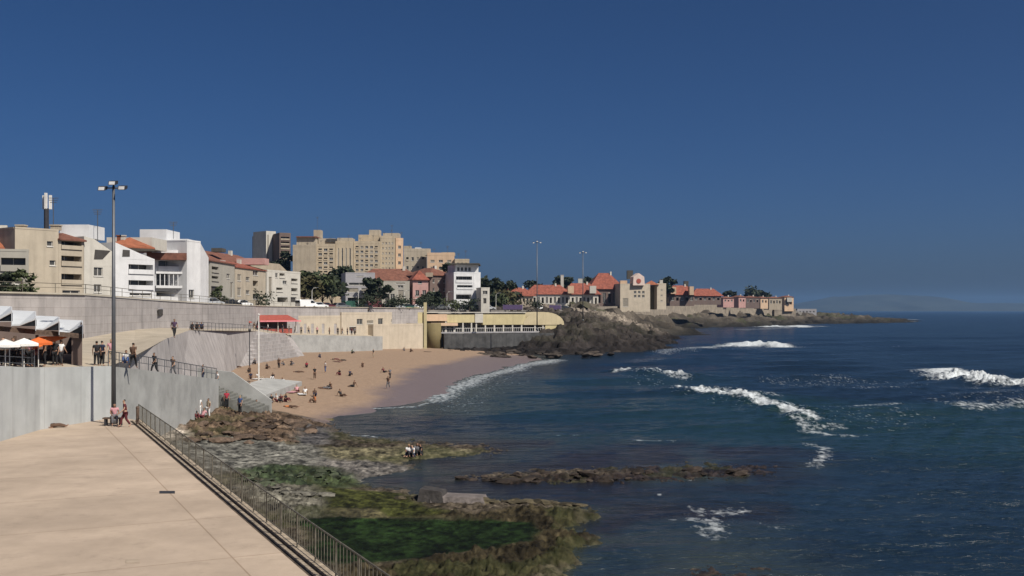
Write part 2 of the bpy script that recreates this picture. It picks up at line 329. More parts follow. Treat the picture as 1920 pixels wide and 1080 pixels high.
cb = deep+(shal-deep)*(sh**1.5)[..., None]; cb = cb*(1+.5*fbm(X*.015, Y*.03, 4)[..., None])
gr = (sstep(.05, .35, fbm(X*.012+8, Y*.02+3, 3))*np.exp(-((Y-110)/80)**2))[..., None]*.7; cb = cb*(1-gr)+np.array((.010, .030, .030))*gr
sub = np.zeros(X.shape); rr = (Y < 130)
for pts in ([(620,835),(1000,825),(1500,835),(1540,880),(1480,930),(1100,935),(760,925),(640,880)], [(1090,940),(1500,960),(1560,1090),(1060,1090)], [(780,890),(1100,940),(1100,960),(800,945)]):
    sub[rr] = np.maximum(sub[rr], sstep(-4, 3, inside(wpoly(pts, 0), X[rr]+5*fbm(X[rr]*.1, Y[rr]*.1, 4), Y[rr]+5*fbm(X[rr]*.1+9, Y[rr]*.1, 4))))
sub *= sstep(-.28, .12, fbm(X*.16+4, Y*.1, 5)); cb = cb*(1-.9*sub[..., None])+np.array((.011, .009, .0085))*.9*sub[..., None]
def sea_mat():
    m = bpy.data.materials.new('sea_water'); m.use_nodes = True; n = m.node_tree; L = n.links; b = n.nodes['Principled BSDF']
    a = n.nodes.new('ShaderNodeAttribute'); a.attribute_name = 'col'; f = n.nodes.new('ShaderNodeAttribute'); f.attribute_name = 'foam'
    g = n.nodes.new('ShaderNodeNewGeometry')
    def noise(scale, det, sx=1, sy=1):
        mp = n.nodes.new('ShaderNodeMapping'); mp.inputs['Scale'].default_value = (sx, sy, 1); mp.inputs['Rotation'].default_value = (0, 0, R(12)); L.new(g.outputs['Position'], mp.inputs['Vector'])
        t = n.nodes.new('ShaderNodeTexNoise'); t.inputs['Scale'].default_value = scale; t.inputs['Detail'].default_value = det; t.inputs['Roughness'].default_value = .62; L.new(mp.outputs[0], t.inputs['Vector']); return t
    fn = noise(2.2, 10, .9, .5); fr = n.nodes.new('ShaderNodeMapRange'); fr.inputs[1].default_value = .3; fr.inputs[2].default_value = .7; L.new(fn.outputs['Fac'], fr.inputs[0]); add = n.nodes.new('ShaderNodeMath'); add.operation = 'ADD'; L.new(f.outputs['Fac'], add.inputs[0]); L.new(fr.outputs[0], add.inputs[1])
    mr = n.nodes.new('ShaderNodeMapRange'); mr.interpolation_type = 'SMOOTHSTEP'; mr.inputs[1].default_value = 1.02; mr.inputs[2].default_value = 2.0; mr.inputs[4].default_value = .9; L.new(add.outputs[0], mr.inputs[0])
    mx = n.nodes.new('ShaderNodeMix'); mx.data_type = 'RGBA'; L.new(mr.outputs[0], mx.inputs[0]); L.new(a.outputs['Color'], mx.inputs[6]); mx.inputs[7].default_value = (.60, .64, .66, 1); L.new(mx.outputs[2], b.inputs['Base Color'])
    rr = n.nodes.new('ShaderNodeMapRange'); rr.inputs[3].default_value = .2; rr.inputs[4].default_value = .9; L.new(mr.outputs[0], rr.inputs[0]); L.new(rr.outputs[0], b.inputs['Roughness'])
    b.inputs['IOR'].default_value = 1.33
    w1 = noise(1.3, 6, .55, 1.0); w2 = noise(.32, 5, .45, 1.0)
    bp = n.nodes.new('ShaderNodeBump'); bp.inputs['Strength'].default_value = 1.0; bp.inputs['Distance'].default_value = .3; L.new(w1.outputs['Fac'], bp.inputs['Height'])
    bp2 = n.nodes.new('ShaderNodeBump'); bp2.inputs['Strength'].default_value = 1.0; bp2.inputs['Distance'].default_value = 1.0; L.new(w2.outputs['Fac'], bp2.inputs['Height']); L.new(bp.outputs[0], bp2.inputs['Normal'])
    L.new(bp2.outputs[0], b.inputs['Normal']); return m
struct(grid_mesh('sea', X, Y, ZS, sea_mat(), dict(col=cb, foam=foam)))

# far hills across the water
hx = np.linspace(1500, 9500, 160); hy = np.linspace(8200, 10800, 30)
HXg, HYg = np.meshgrid(hx, hy); ppx = HXg/HYg*F+CX
prof = np.interp(ppx, [1300, 1480, 1560, 1640, 1700, 1770, 1820, 1870, 1960, 2300], [4, 9, 23, 26, 26, 22, 13, 12, 11, 5])/F*9200
HZ = prof*np.clip(np.sin(np.pi*np.clip((HYg-8200)/2600, 0, 1))*1.25, 0, 1)*(1+.25*fbm(HXg*.002, HYg*.002, 4))+12-16*(HYg > 10790)-16*(HYg < 8210)
struct(grid_mesh('hills', HXg, HYg, HZ, mat('hill_green', (.03, .036, .03), var=.3, scale=.004)))

# ------------------------------------------------------------------ rocky headland and far cliff
def rock_field(name, x0, x1, y0, y1, step, ctrl, amp, base, dark, sc=.18, pale=(1e5, 2e5), veg=1.):
    xs = np.arange(x0, x1, step); ys = np.arange(y0, y1, step); GX, GY = np.meshgrid(xs, ys)
    f = rbf(np.array(ctrl, float)); GZ = f(GX, GY); n1 = fbm(GX*sc, GY*sc, 6, ridged=True, gain=.6)-.2; n2 = fbm(GX*sc*2.4, GY*sc*2.4, 5, gain=.6)
    k = np.clip(.4+GZ*.25, .3, 1); n3_ = fbm(GX*sc*7, GY*sc*7, 4, gain=.6); GZ = GZ+amp*k*(1.6*n1+1.3*n2+.55*n3_); st = 1.1*amp; GZ = GZ*.55+.45*np.round(GZ/st)*st
    hh = np.clip((GZ-1.2)/6, 0, 1)[..., None]; pl_ = sstep(pale[0], pale[1], GY)[..., None]; c = np.array(dark)*(1-hh)+(np.array(base)*(1-pl_)+np.array((.22, .185, .15))*pl_)*hh; c = c*(1+1.2*fbm(GX*sc*1.7+5, GY*sc*1.7, 5))[..., None]
    v = (veg*sstep(.06, .25, fbm(GX*sc*.6+40, GY*sc*.6, 4))*(GZ > 3))[..., None]; c = c*(1-v*.6)+np.array((.05, .055, .025))*v*.6
    keep = (np.maximum(np.maximum(GZ[:-1, :-1], GZ[1:, 1:]), np.maximum(GZ[1:, :-1], GZ[:-1, 1:])) > -1.2)
    return struct(grid_mesh(name, GX, GY, GZ, ground_mat(name+'_rock', .95, .5, .9, .6, wet=False), dict(col=np.clip(c, .008, 1)), keep))
def C(px, py, Y): return (gx(px, Y), Y, gz(py, Y))
head = [C(870,668,258), C(960,671,252), C(1050,669,255), C(1150,664,268), C(1240,656,300), C(1290,650,330), (gx(880,240),240,-2),(gx(1060,238),238,-2.2),(gx(1200,250),250,-2.2),(gx(1300,285),285,-2),
 C(900,655,270), C(980,653,270), C(1060,640,272), C(1065,618,280), C(1080,604,292), C(1100,600,305), C(1120,607,296), C(1150,616,300), C(1150,630,285), C(1190,628,310), C(1220,642,315), C(1230,652,330),
 C(870,640,285), C(950,640,285), C(1060,592,330), C(1110,590,340), C(1160,604,345), C(1190,614,350), (gx(1250,370),370,-1.5),(gx(1330,400),400,-2), C(1060,588,370), C(1120,588,400), C(1165,594,410), (gx(1210,420),420,.5),(gx(1300,440),440,-2),(gx(1000,370),370,9.8)]
rock_field('headland', -16, 78, 242, 430, .55, head, 1.35, (.052, .044, .038), (.02, .017, .016), .2, (335, 375), .25)
far = [C(1120,586,440), C(1165,585,500), C(1170,613,690), C(1300,614,690), C(1400,609,790), C(1480,607,850), C(1560,603,1050), C(1640,601,1180), (430,1250,-2.5),
 C(1165,597,560), C(1180,604,640), C(1250,596,680), C(1330,594,735), C(1400,595,800), C(1440,600,810), C(1480,596,870), C(1200,591,650), C(1250,588,705), C(1320,587,765), C(1400,590,850), C(1470,593,900), C(1500,591,960), C(1560,590,1060), C(1600,595,1120),
 (60,640,-3),(150,640,-3),(240,720,-3),(330,850,-3),(470,1120,-3),(520,1350,-3),(180,1000,9),(300,1150,8),(90,900,14),(40,560,10),(45,460,9.6), (300,1020,6), (75,560,-2),(70,445,-3),(100,450,-3),(140,480,-3),(100,520,-3),(160,560,-3),(210,640,-3),(95,585,-3),(115,620,-3),(250,560,-3),(350,700,-3),(56,450,-1.5)]
rock_field('cliff', 26, 500, 440, 1320, 2.2, far, 2.6, (.10, .084, .066), (.024, .022, .018), .07)

# town ground: strips running back from the coast line
COAST = [(-800,79,12.3),(-150,84,12.1),(-100,85,12.05),(160,101,12.05),(300,129,11.75),(390,150,11.5),(480,206,11.35),(560,226,11.25),(700,252,11.1),(795,272,11.0),(900,300,10.9),(1060,372,10.9),(1120,445,11.0),(1165,560,12.0),(1200,655,13.5),(1260,715,14.2),(1330,775,14.3),(1400,860,13),(1485,915,11.5),(1510,970,8)]
m_town = mat('town_paving', (.20, .185, .165), var=.2, scale=.15)
mb = MB(); prev = None
for px, Yc, z in COAST:
    c = Vector((gx(px, Yc), Yc, z)); d = Vector((-.55, 1, 0)).normalized() if px < 1100 else Vector((-.75, .75, 0)).normalized()
    if px < 1000: c = c+d*.32
    row = [Vector((c.x, c.y, -1)), c, c+d*30+Vector((0, 0, .05)), c+d*120+Vector((0, 0, 2.5 if px < 900 else .8)), c+d*420+Vector((0, 0, 9 if px < 900 else 2.)), c+d*900+Vector((0, 0, 9 if px < 900 else 2.)), c+d*905+Vector((0, 0, -15))]
    if prev:
        for i in range(6): mb.quad(prev[i], row[i], row[i+1], prev[i+1])
    prev = row
struct(mb.build('town_ground', m_town))
# ------------------------------------------------------------------ materials
M = dict(
 conc=mat('concrete_floor', (.47, .375, .29), rough=.9, col2=(.40, .318, .243), scale=.35, bump=.01, bscale=9),
 concw=mat('concrete_wall', (.42, .435, .43), rough=.9, var=.07, scale=.6, streak=.17, bump=.02, bscale=3, joint=(4.2, 9)),
 mauve=mat('mauve_stone', (.335, .31, .298), rough=.9, var=.12, scale=.5, streak=.25, bump=.03, bscale=3),
 mauvel=mat('mauve_wall', (.37, .343, .33), rough=.9, var=.09, scale=.5, streak=.25, bump=.03, bscale=3, joint=(2.4, .8)),
 beigefloor=mat('beige_floor', (.37, .32, .25), rough=.9, var=.12, scale=.4),
 slab=mat('pale_slab', (.33, .33, .315), rough=.85, var=.14, scale=.5, bump=.02, bscale=4),
 white=plaster('white_paint', (.60, .60, .60)), offw=plaster('off_white', (.50, .475, .42)), cream=plaster('cream', (.47, .405, .315)), greybeige=plaster('grey_beige', (.34, .32, .275)),
 beige=plaster('beige', (.41, .355, .275), streak=.2), beige2=plaster('beige_warm', (.44, .365, .262), streak=.2), tan=plaster('tan', (.36, .305, .23), streak=.2), grey=plaster('grey', (.33, .32, .33)), pink=plaster('pink', (.46, .27, .24)), brown_shade=plaster('brown_wall_and_shade', (.15, .11, .095)), darkw=plaster('dark_wall', (.075, .07, .06)),  # the brown serves brown walls and also shade painted as wall colour
 yellow=plaster('yellow', (.50, .43, .245)), olive=plaster('olive', (.17, .135, .065)), peach=plaster('peach', (.56, .40, .27)), seawall=mat('sea_wall', (.075, .075, .075), rough=.9, var=.25, scale=.6, streak=.4, bump=.05, bscale=2),
 tile=mat('roof_tile', (.27, .095, .05), rough=.9, var=.25, scale=1.2, bump=.05, bscale=5), tilered=mat('red_tile', (.235, .075, .05), rough=.9, var=.25, scale=1.0, bump=.05, bscale=5), tilebrown=mat('brown_tile', (.17, .075, .052), rough=.9, var=.25, scale=1.2, bump=.05, bscale=5),
 glass=mat('window_glass', (.018, .021, .025), rough=.12, col2=(.10, .095, .085), scale=.55, spec=.5), shutter=mat('shutter', (.24, .215, .175), rough=.7, var=.15, scale=2), frame=mat('window_frame', (.55, .53, .49), rough=.6), dframe=mat('dark_frame', (.06, .055, .05), rough=.6),
 metal=mat('galvanised', (.13, .135, .145), rough=.5, metal=.5, var=.1), rail=mat('rail_metal', (.15, .135, .105), rough=.6, metal=.2, var=.3, scale=4), dark=mat('dark_metal', (.035, .035, .04), rough=.6), whitem=mat('white_metal', (.68, .66, .62), rough=.5),
 wood=mat('weathered_wood', (.11, .075, .055), rough=.8, var=.3, scale=5), stone=mat('stone_wall', (.30, .255, .20), rough=.95, col2=(.17, .145, .115), scale=.35, bump=.1, bscale=1.2),
 orange=mat('orange_canvas', (.60, .13, .03), rough=.8), redc=mat('red_canvas', (.31, .075, .055), rough=.8), pinkc=mat('pink_canvas', (.62, .20, .22), rough=.8), canvas=mat('white_canvas', (.72, .71, .68), rough=.8), roofw=mat('white_roof_sheet', (.52, .54, .56), rough=.6, var=.05), purple=mat('purple_canvas', (.10, .07, .15), rough=.8), greenc=mat('green_canvas', (.05, .10, .07), rough=.8),
 tyre=mat('tyre', (.02, .02, .02), rough=.9), carglass=mat('car_glass', (.015, .018, .022), rough=.08, spec=.5), lamp=mat('lamp_glass', (.5, .5, .5), rough=.2),
 leaf=mat('leaf_green', (.075, .09, .035), rough=.75, col2=(.022, .032, .014), scale=.9), leafd=mat('leaf_dark', (.045, .058, .03), rough=.8, col2=(.012, .018, .012), scale=.9), leafo=mat('leaf_olive', (.085, .075, .03), rough=.8, col2=(.04, .04, .018), scale=.9), bark=mat('bark', (.09, .065, .045), rough=.95, var=.3, scale=4),
)

# ------------------------------------------------------------------ promenade, walls, ramp, terrace
PZ = 3.9
def edge_pt(t): return Vector((-4.75-t*18.3, 28.5+t*38.2, PZ))          # seaward edge of the promenade, t=0 near .. 1 far
e0, e1 = edge_pt(-.45), edge_pt(1.04)
WALLP = [Vector((-60, 46, 0)), Vector((-27.6, 57.5, 0)), Vector((-27.95, 63.2, 0)), Vector((-26.3, 70.0, 0))]
def prom_mat():
    m = MATS['concrete_floor']; n = m.node_tree; L = n.links; b = n.nodes['Principled BSDF']
    g = n.nodes.new('ShaderNodeNewGeometry'); mp = n.nodes.new('ShaderNodeMapping'); mp.inputs['Rotation'].default_value = (0, 0, R(-26)); L.new(g.outputs['Position'], mp.inputs['Vector'])
    br = n.nodes.new('ShaderNodeTexBrick'); br.offset = 0; br.inputs['Scale'].default_value = 1; br.inputs['Brick Width'].default_value = 6.2; br.inputs['Row Height'].default_value = 6.2; br.inputs['Mortar Size'].default_value = .035; br.inputs['Mortar Smooth'].default_value = .6
    br.inputs['Color1'].default_value = (1, 1, 1, 1); br.inputs['Color2'].default_value = (.92, .92, .92, 1); br.inputs['Mortar'].default_value = (.66, .62, .58, 1); L.new(mp.outputs[0], br.inputs['Vector'])
    st = n.nodes.new('ShaderNodeTexNoise'); st.inputs['Scale'].default_value = .22; st.inputs['Detail'].default_value = 7; st.inputs['Roughness'].default_value = .7; L.new(g.outputs['Position'], st.inputs['Vector'])
    r = n.nodes.new('ShaderNodeMapRange'); r.inputs[1].default_value = .35; r.inputs[2].default_value = .7; r.inputs[3].default_value = .78; r.inputs[4].default_value = 1.07; L.new(st.outputs['Fac'], r.inputs[0])
    src = b.inputs['Base Color'].links[0].from_socket
    s2 = n.nodes.new('ShaderNodeTexNoise'); s2.inputs['Scale'].default_value = .9; s2.inputs['Detail'].default_value = 10; s2.inputs['Roughness'].default_value = .8; L.new(g.outputs['Position'], s2.inputs['Vector'])
    r3 = n.nodes.new('ShaderNodeMapRange'); r3.inputs[1].default_value = .54; r3.inputs[2].default_value = .72; r3.inputs[3].default_value = 1.0; r3.inputs[4].default_value = .74; L.new(s2.outputs['Fac'], r3.inputs[0])
    for o in (br.outputs['Color'], r.outputs[0], r3.outputs[0]):
        mx = n.nodes.new('ShaderNodeMix'); mx.data_type = 'RGBA'; mx.blend_type = 'MULTIPLY'; mx.inputs[0].default_value = 1
        L.new(src, mx.inputs[6]); L.new(o, mx.inputs[7]); src = mx.outputs[2]
    L.new(src, b.inputs['Base Color']); return m
mb = MB(); poly = [e0, e1, Vector((-26.0, 70.6, PZ)), Vector((-31, 70.6, PZ)), Vector((-60, 60, PZ)), Vector((-60, 11.3, PZ))]
mb.prism([p-Vector((0, 0, 5.2)) for p in poly], (0, 0, 5.2)); struct(mb.build('promenade', prom_mat()))
dirE = (e1-e0).normalized(); nin = Vector((-dirE.y, dirE.x, 0))
if nin.x > 0: nin = -nin
mb = MB()
for a, b, h in ((.0, .28, .10), (.40, .52, .06)):            # two kerb strips along the edge with a gutter between
    q = [e0+nin*a, e1+nin*a, e1+nin*b, e0+nin*b]; mb.prism([p+Vector((0, 0, .002)) for p in q], (0, 0, h))
struct(mb.build('kerb', mat('kerb_stone', (.33, .27, .20), rough=.9, var=.3, scale=2.5)))
mb = MB(); q = [e0+nin*.28, e1+nin*.28, e1+nin*.40, e0+nin*.40]; mb.poly([p+Vector((0, 0, .006)) for p in q])
q = [e0+nin*.52, e1+nin*.52, e1+nin*.62, e0+nin*.62]; mb.poly([p+Vector((0, 0, .006)) for p in q])
struct(mb.build('gutter', mat('gutter_dark', (.10, .075, .055), rough=.95, var=.4, scale=2)))  # dark strips between and beside the kerb strips
def sheet(name, label, cat, px0, py0, px1, py1, m, dz=.006):
    a = onz(px0, py0, PZ); b = onz(px1, py0, PZ); c = onz(px1, py1, PZ); d = onz(px0, py1, PZ)
    mb = MB(); mb.prism([(p[0], p[1], PZ+.003) for p in (d, c, b, a)], (0, 0, dz)); return tag(mb.build(name, m), label, cat)
sheet('drain_cover', 'dark rectangular drain cover set in the promenade slabs near the railing', 'drain cover', 299, 922, 328, 926.5, M['dark'], .012)
sheet('drain_cover', 'pale square drain cover in the near promenade slabs', 'drain cover', 236, 1050, 262, 1057, mat('pale_cover', (.36, .29, .22)), .012)

# concrete wall closing the promenade, then the descending ramp
def wall(name, pts, bot, top, thick, m, label, cat):
    mb = MB(); n = len(pts); B = []; T = []
    offs = []
    for i in range(n):
        d = (Vector(pts[min(i+1, n-1)])-Vector(pts[max(i-1, 0)])).normalized(); q = Vector((-d.y, d.x, 0)); 
        if q.y < 0 and abs(q.y) > abs(q.x) or (abs(q.x) >= abs(q.y) and q.x > 0): q = -q
        offs.append(q*thick)
    for i in range(n-1):
        a, b = Vector(pts[i]), Vector(pts[i+1]); oa, ob = offs[i], offs[i+1]
        za, zb = (bot[i], bot[i+1]); ta, tb = top[i], top[i+1]; V = lambda p, z: (p.x, p.y, z)
        mb.hexa([V(a, za), V(b, zb), V(b+ob, zb), V(a+oa, za)], [V(a, ta), V(b, tb), V(b+ob, tb), V(a+oa, ta)])
    return tag(mb.build(name, m), label, cat)
wall('retaining_wall', WALLP, [PZ+.002]*4, [8.6, 7.95, 7.58, 7.3], .5, M['concw'], 'tall pale grey concrete wall at the back of the promenade', 'wall')
RP = [Vector((-26.3, 70.02, 0)), Vector((-26.4, 80, 0)), Vector((-26.9, 90, 0)), Vector((-27.5, 100, 0))]
wall('ramp_wall', RP, [1.2]*4, [7.3, 6.35, 5.4, 4.5], .45, M['slab'], 'pale grey concrete wall carrying the ramp down to the sand', 'wall')
ROFF = Vector((-3.4, .6, 0))
mb = MB()
for a, b, za, zb in zip(RP, RP[1:], [7.2, 6.25, 5.3], [6.25, 5.3, 4.4]):
    o = Vector((-.46, 0, 0)); V = lambda p, z: (p.x, p.y, z)
    mb.prism([V(a+o, za), V(b+o, zb), V(b+ROFF, zb), V(a+ROFF, za)], (0, 0, -.3))
struct(mb.build('ramp', M['slab']))
# stairs from the ramp's end towards the sand
st = MB(); n = 16
for i in range(n):
    x0 = -30.8+i*.44; z1 = 4.4-(i+1)*.17; st.box(x0, x0+.44, 100.2, 104.4, 1.0, z1)
mb = MB(); mb.prism([(-27.4, 104.45, .8), (-23.6, 104.45, .8), (-23.6, 104.45, 2.2), (-27.4, 104.45, 4.9), (-30.8, 104.45, 5.3), (-30.8, 104.45, .8)], (0, .35, 0))
t = thing('stairs', 'grey concrete stairs going down from the ramp to the sand', 'stairs', (-27, 102, 1)); st.build('steps', mat('step_concrete', (.16, .16, .145), rough=.9, var=.2), t); mb.build('side_wall', M['slab'], t)
mb = MB(); mb.prism([(*onz(452, 763, 1.6), 1.75), (*onz(490, 748, 1.8), 2.0), (*onz(566, 722, 1.6), 2.0), (*onz(500, 715, 2.4), 2.75), (*onz(470, 724, 2.4), 2.75)], (0, 0, -1.2)); struct(mb.build('slipway', M['slab']))
# raised terrace
TE = [(-70, 44, 8.4), (-28.2, 57.8, 7.9), (-28.6, 63.4, 7.5), (-26.6, 70.0, 7.22), (-29.1, 82, 7.4), (-31.5, 97, 8.35), (-37.8, 125, 8.62), (-44.2, 185, 7.3), (-44.0, 212, 5.75), (-31.2, 241, 4.6)]
BK = [(-95, 70, 8.6), (-52, 84.6, 8.3), (-46, 92, 8.1), (-41.5, 100.4, 8.3), (-42.0, 112, 8.7), (-42.4, 120, 8.85), (-43.2, 129, 8.85), (-48.4, 200, 7.5), (-46.6, 226, 6.2), (-33, 250, 5.2)]
mb = MB()
for i in range(len(TE)-1): mb.quad(TE[i], TE[i+1], BK[i+1], BK[i])
struct(mb.build('terrace', M['beigefloor']))
RVB = [(-29.55, 71, 6.9), (-29.9, 80, 6.2), (-30.6, 92, 5.1), (-31.6, 101, 3.2), (-37.4, 138, 2.2), (-41.2, 160, 1.9), (-41.0, 176, 1.9), (-38.5, 200, 1.8)]
RVT = [TE[3], TE[4], (-30.6, 91, 7.9), TE[5], TE[6], (-41.5, 155, 8.0), TE[7], TE[8]]
mb = MB()
for i in range(len(RVB)-1): mb.quad(RVB[i], RVB[i+1], RVT[i+1], RVT[i])
struct(mb.build('embankment', M['mauve']))
mb = MB()                                           # seating steps set in the embankment
for i in range(9):
    f0, f1 = i/9, (i+1)/9; a0 = Vector((-41.2, 166, 1.9)); b0 = Vector((-38.9, 196, 1.9)); d = Vector((-4.6, 4, 0))
    p, q = a0+d*f0*.8, b0+d*f0*.8; z = 2.0+5.2*f1
    mb.hexa([(p.x, p.y, 1.2), (q.x, q.y, 1.2), (q.x-4.6*.85, q.y+4*.85, 1.2), (p.x-4.6*.85, p.y+4*.85, 1.2)], [(p.x, p.y, z-.5), (q.x, q.y, z-.55), (q.x-4.6*.85, q.y+4*.85, z-.55), (p.x-4.6*.85, p.y+4*.85, z-.5)])
tag(mb.build('seating_steps', M['mauve']), 'mauve grey stone seating steps rising from the sand to the terrace', 'steps')
# retaining wall below the street
def cpt(px, Y): return Vector((gx(px, Y), Y, 0))
RW = [cpt(px, Y) for px, Y, z in COAST[:10]]
t = wall('street_wall', RW, [6.5]*7+[4.2]*3, [z+.35 for _, _, z in COAST[:10]], 0.6, M['mauvel'], 'long mauve grey retaining wall between street and terrace', 'wall')
mb = MB()
for i in range(len(RW)-1):
    a, b = RW[i], RW[i+1]; za, zb = COAST[i][2]+.37, COAST[i+1][2]+.37; V = lambda p, z: (p.x, p.y, z); o = Vector((.12, -.25, 0)); q = Vector((-.1, .7, 0))
    mb.hexa([V(a+o, za), V(b+o, zb), V(b+q, zb), V(a+q, za)], [V(a+o, za+.14), V(b+o, zb+.14), V(b+q, zb+.14), V(a+q, za+.14)])
mb.build('coping', plaster('coping', (.42, .38, .31)), t)

def railing(name, path, h, label, post_step=2.0, bal=.0, rails=(1., .12), pr=.03, m=None, base=0., rr=.022):
    m = m or M['rail']; t = thing(name, label, 'railing', path[0]); path = [Vector(p) for p in path]
    tr = MB()
    for f in rails: tr.tube([p+Vector((0, 0, base+h*f)) for p in path], rr if f < .99 else rr*1.5, 6)
    tr.build('rails', m, t)
    ba = MB(); cnt = 0
    for a, b in zip(path, path[1:]):
        Ln = (b-a).length; n = max(1, round(Ln/post_step)); pm = MB()
        for i in range(n+1):
            p = a+(b-a)*(i/n); pm = MB(); pm.tube([p, p+Vector((0, 0, base+h))], pr, 6); pm.build('post', m, t)
        if bal:
            k = max(1, round(Ln/bal))
            for i in range(1, k):
                p = a+(b-a)*(i/k); cnt += 1; bm_ = MB() if cnt <= 100 else ba; bm_.tube([p+Vector((0, 0, base+h*rails[-1])), p+Vector((0, 0, base+h))], .011, 4)
                if cnt <= 100: bm_.build('baluster', m, t)
    if ba.v: struct(ba.build('balusters', m, t), 'stuff')
    return t
railing('promenade_railing', [edge_pt(-.3)-nin*-.14+Vector((0, 0, .1)), edge_pt(1.03)-nin*-.14+Vector((0, 0, .1))], 1.0, 'long brown metal railing with thin balusters along the promenade edge', 2.0, .3, (1., .12), .026, rr=.016)
railing('ramp_railing', [Vector((p.x-.2, p.y, z)) for p, z in zip(RP, [7.3, 6.35, 5.4, 4.5])], 1.0, 'grey metal railing going down along the concrete ramp', 2.0, .5, (1., .5), .03, M['metal'])
railing('terrace_railing', [Vector((-44, 52.6, 8.2)), Vector((-28.1, 58.1, 7.95)), Vector((-28.35, 63.3, 7.6))], 1.0, 'pale thin railing in front of the restaurant terrace', 2.0, 0, (1., .55, .2), .03, M['metal'])
railing('embankment_railing', [Vector(TE[6])+Vector((0, .3, 0)), Vector(TE[7])+Vector((-.3, 0, 0)), Vector(TE[8])+Vector((-.3, 0, 0))], 1.0, 'thin railing on top of the mauve embankment above the beach', 3.0, 0, (1., .5), .03, M['metal'])
railing('street_railing', [Vector((p.x-.05, p.y+.2, z+.51)) for p, (_, _, z) in zip(RW[:8], COAST)], .85, 'long dark guard rail along the top of the street wall', 4.0, 0, (1., .55), .03, M['rail'], rr=.022)

# ------------------------------------------------------------------ buildings
class Face:
    def __init__(s, A, B): 
        s.A = Vector((A[0], A[1], 0)); s.B = Vector((B[0], B[1], 0)); d = s.B-s.A; s.L = d.length; s.d = d/s.L; s.n = Vector((s.d.y, -s.d.x, 0))
    def p(s, u, z, w=0): q = s.A+s.d*u+s.n*w; return (q.x, q.y, z)
    def hit(s, px, py):
        r = Vector(((px-CX)/F, 1, -(py-HY)/F)); c = Vector((0, 0, CZ)); t = (s.A-Vector((0, 0, 0))-Vector((c.x, c.y, 0))).dot(s.n)/r.dot(s.n)
        q = c+r*t; return (Vector((q.x, q.y, 0))-s.A).dot(s.d), q.z
    def rect(s, x0, y0, x1, y1, kind='w'):
        u0, z1 = s.hit(x0, y0); u1, z0 = s.hit(x1, y1); u1b, _ = s.hit(x1, y0); return [min(u0, u1), max(u0, u1), z0, z1, kind]
    def grid(s, x0, y0, x1, y1, nc, nr, fw=.5, fh=.5, kind='w'):
        u0, u1, z0, z1, k = s.rect(x0, y0, x1, y1); o = []
        for i in range(nc):
            for j in range(nr):
                uc = u0+(u1-u0)*(i+.5)/nc; zc = z0+(z1-z0)*(j+.5)/nr; w = (u1-u0)/nc*fw/2; h = (z1-z0)/nr*fh/2
                kk = kind if isinstance(kind, str) else kind[(i+j*2) % len(kind)]
                o.append([uc-w, uc+w, zc-h, zc+h, kk])
        return o
REC = dict(w=.18, s=.12, b=1.3, d=.25, g=1.3, o=2.5)
def panel(mb, fc, u0, u1, z0, z1, ops):
    ops = [[max(a, u0+.02), min(b, u1-.02), max(c, z0), min(d, z1-.02), k] for a, b, c, d, k in ops]; ops = [o for o in ops if o[1]-o[0] > .1 and o[3]-o[2] > .1]
    us = sorted({u0, u1, *[o[0] for o in ops], *[o[1] for o in ops]}); zs = sorted({z0, z1, *[o[2] for o in ops], *[o[3] for o in ops]})
    for a, b in zip(us, us[1:]):
        for c, d in zip(zs, zs[1:]):
            um, zm = (a+b)/2, (c+d)/2
            if any(o[0] < um < o[1] and o[2] < zm < o[3] for o in ops): continue
            mb.quad(fc.p(a, c), fc.p(b, c), fc.p(b, d), fc.p(a, d))
    for a, b, c, d, k in ops:
        r = -REC[k]
        mb.quad(fc.p(a, c), fc.p(a, c, r), fc.p(a, d, r), fc.p(a, d)); mb.quad(fc.p(b, c, r), fc.p(b, c), fc.p(b, d), fc.p(b, d, r))
        mb.quad(fc.p(a, d), fc.p(a, d, r), fc.p(b, d, r), fc.p(b, d)); mb.quad(fc.p(a, c, r), fc.p(a, c), fc.p(b, c), fc.p(b, c, r))
    return ops
def fbox(mb, fc, u0, u1, z0, z1, w0, w1):
    mb.hexa([fc.p(u0, z0, w1), fc.p(u1, z0, w1), fc.p(u1, z0, w0), fc.p(u0, z0, w0)], [fc.p(u0, z1, w1), fc.p(u1, z1, w1), fc.p(u1, z1, w0), fc.p(u0, z1, w0)])
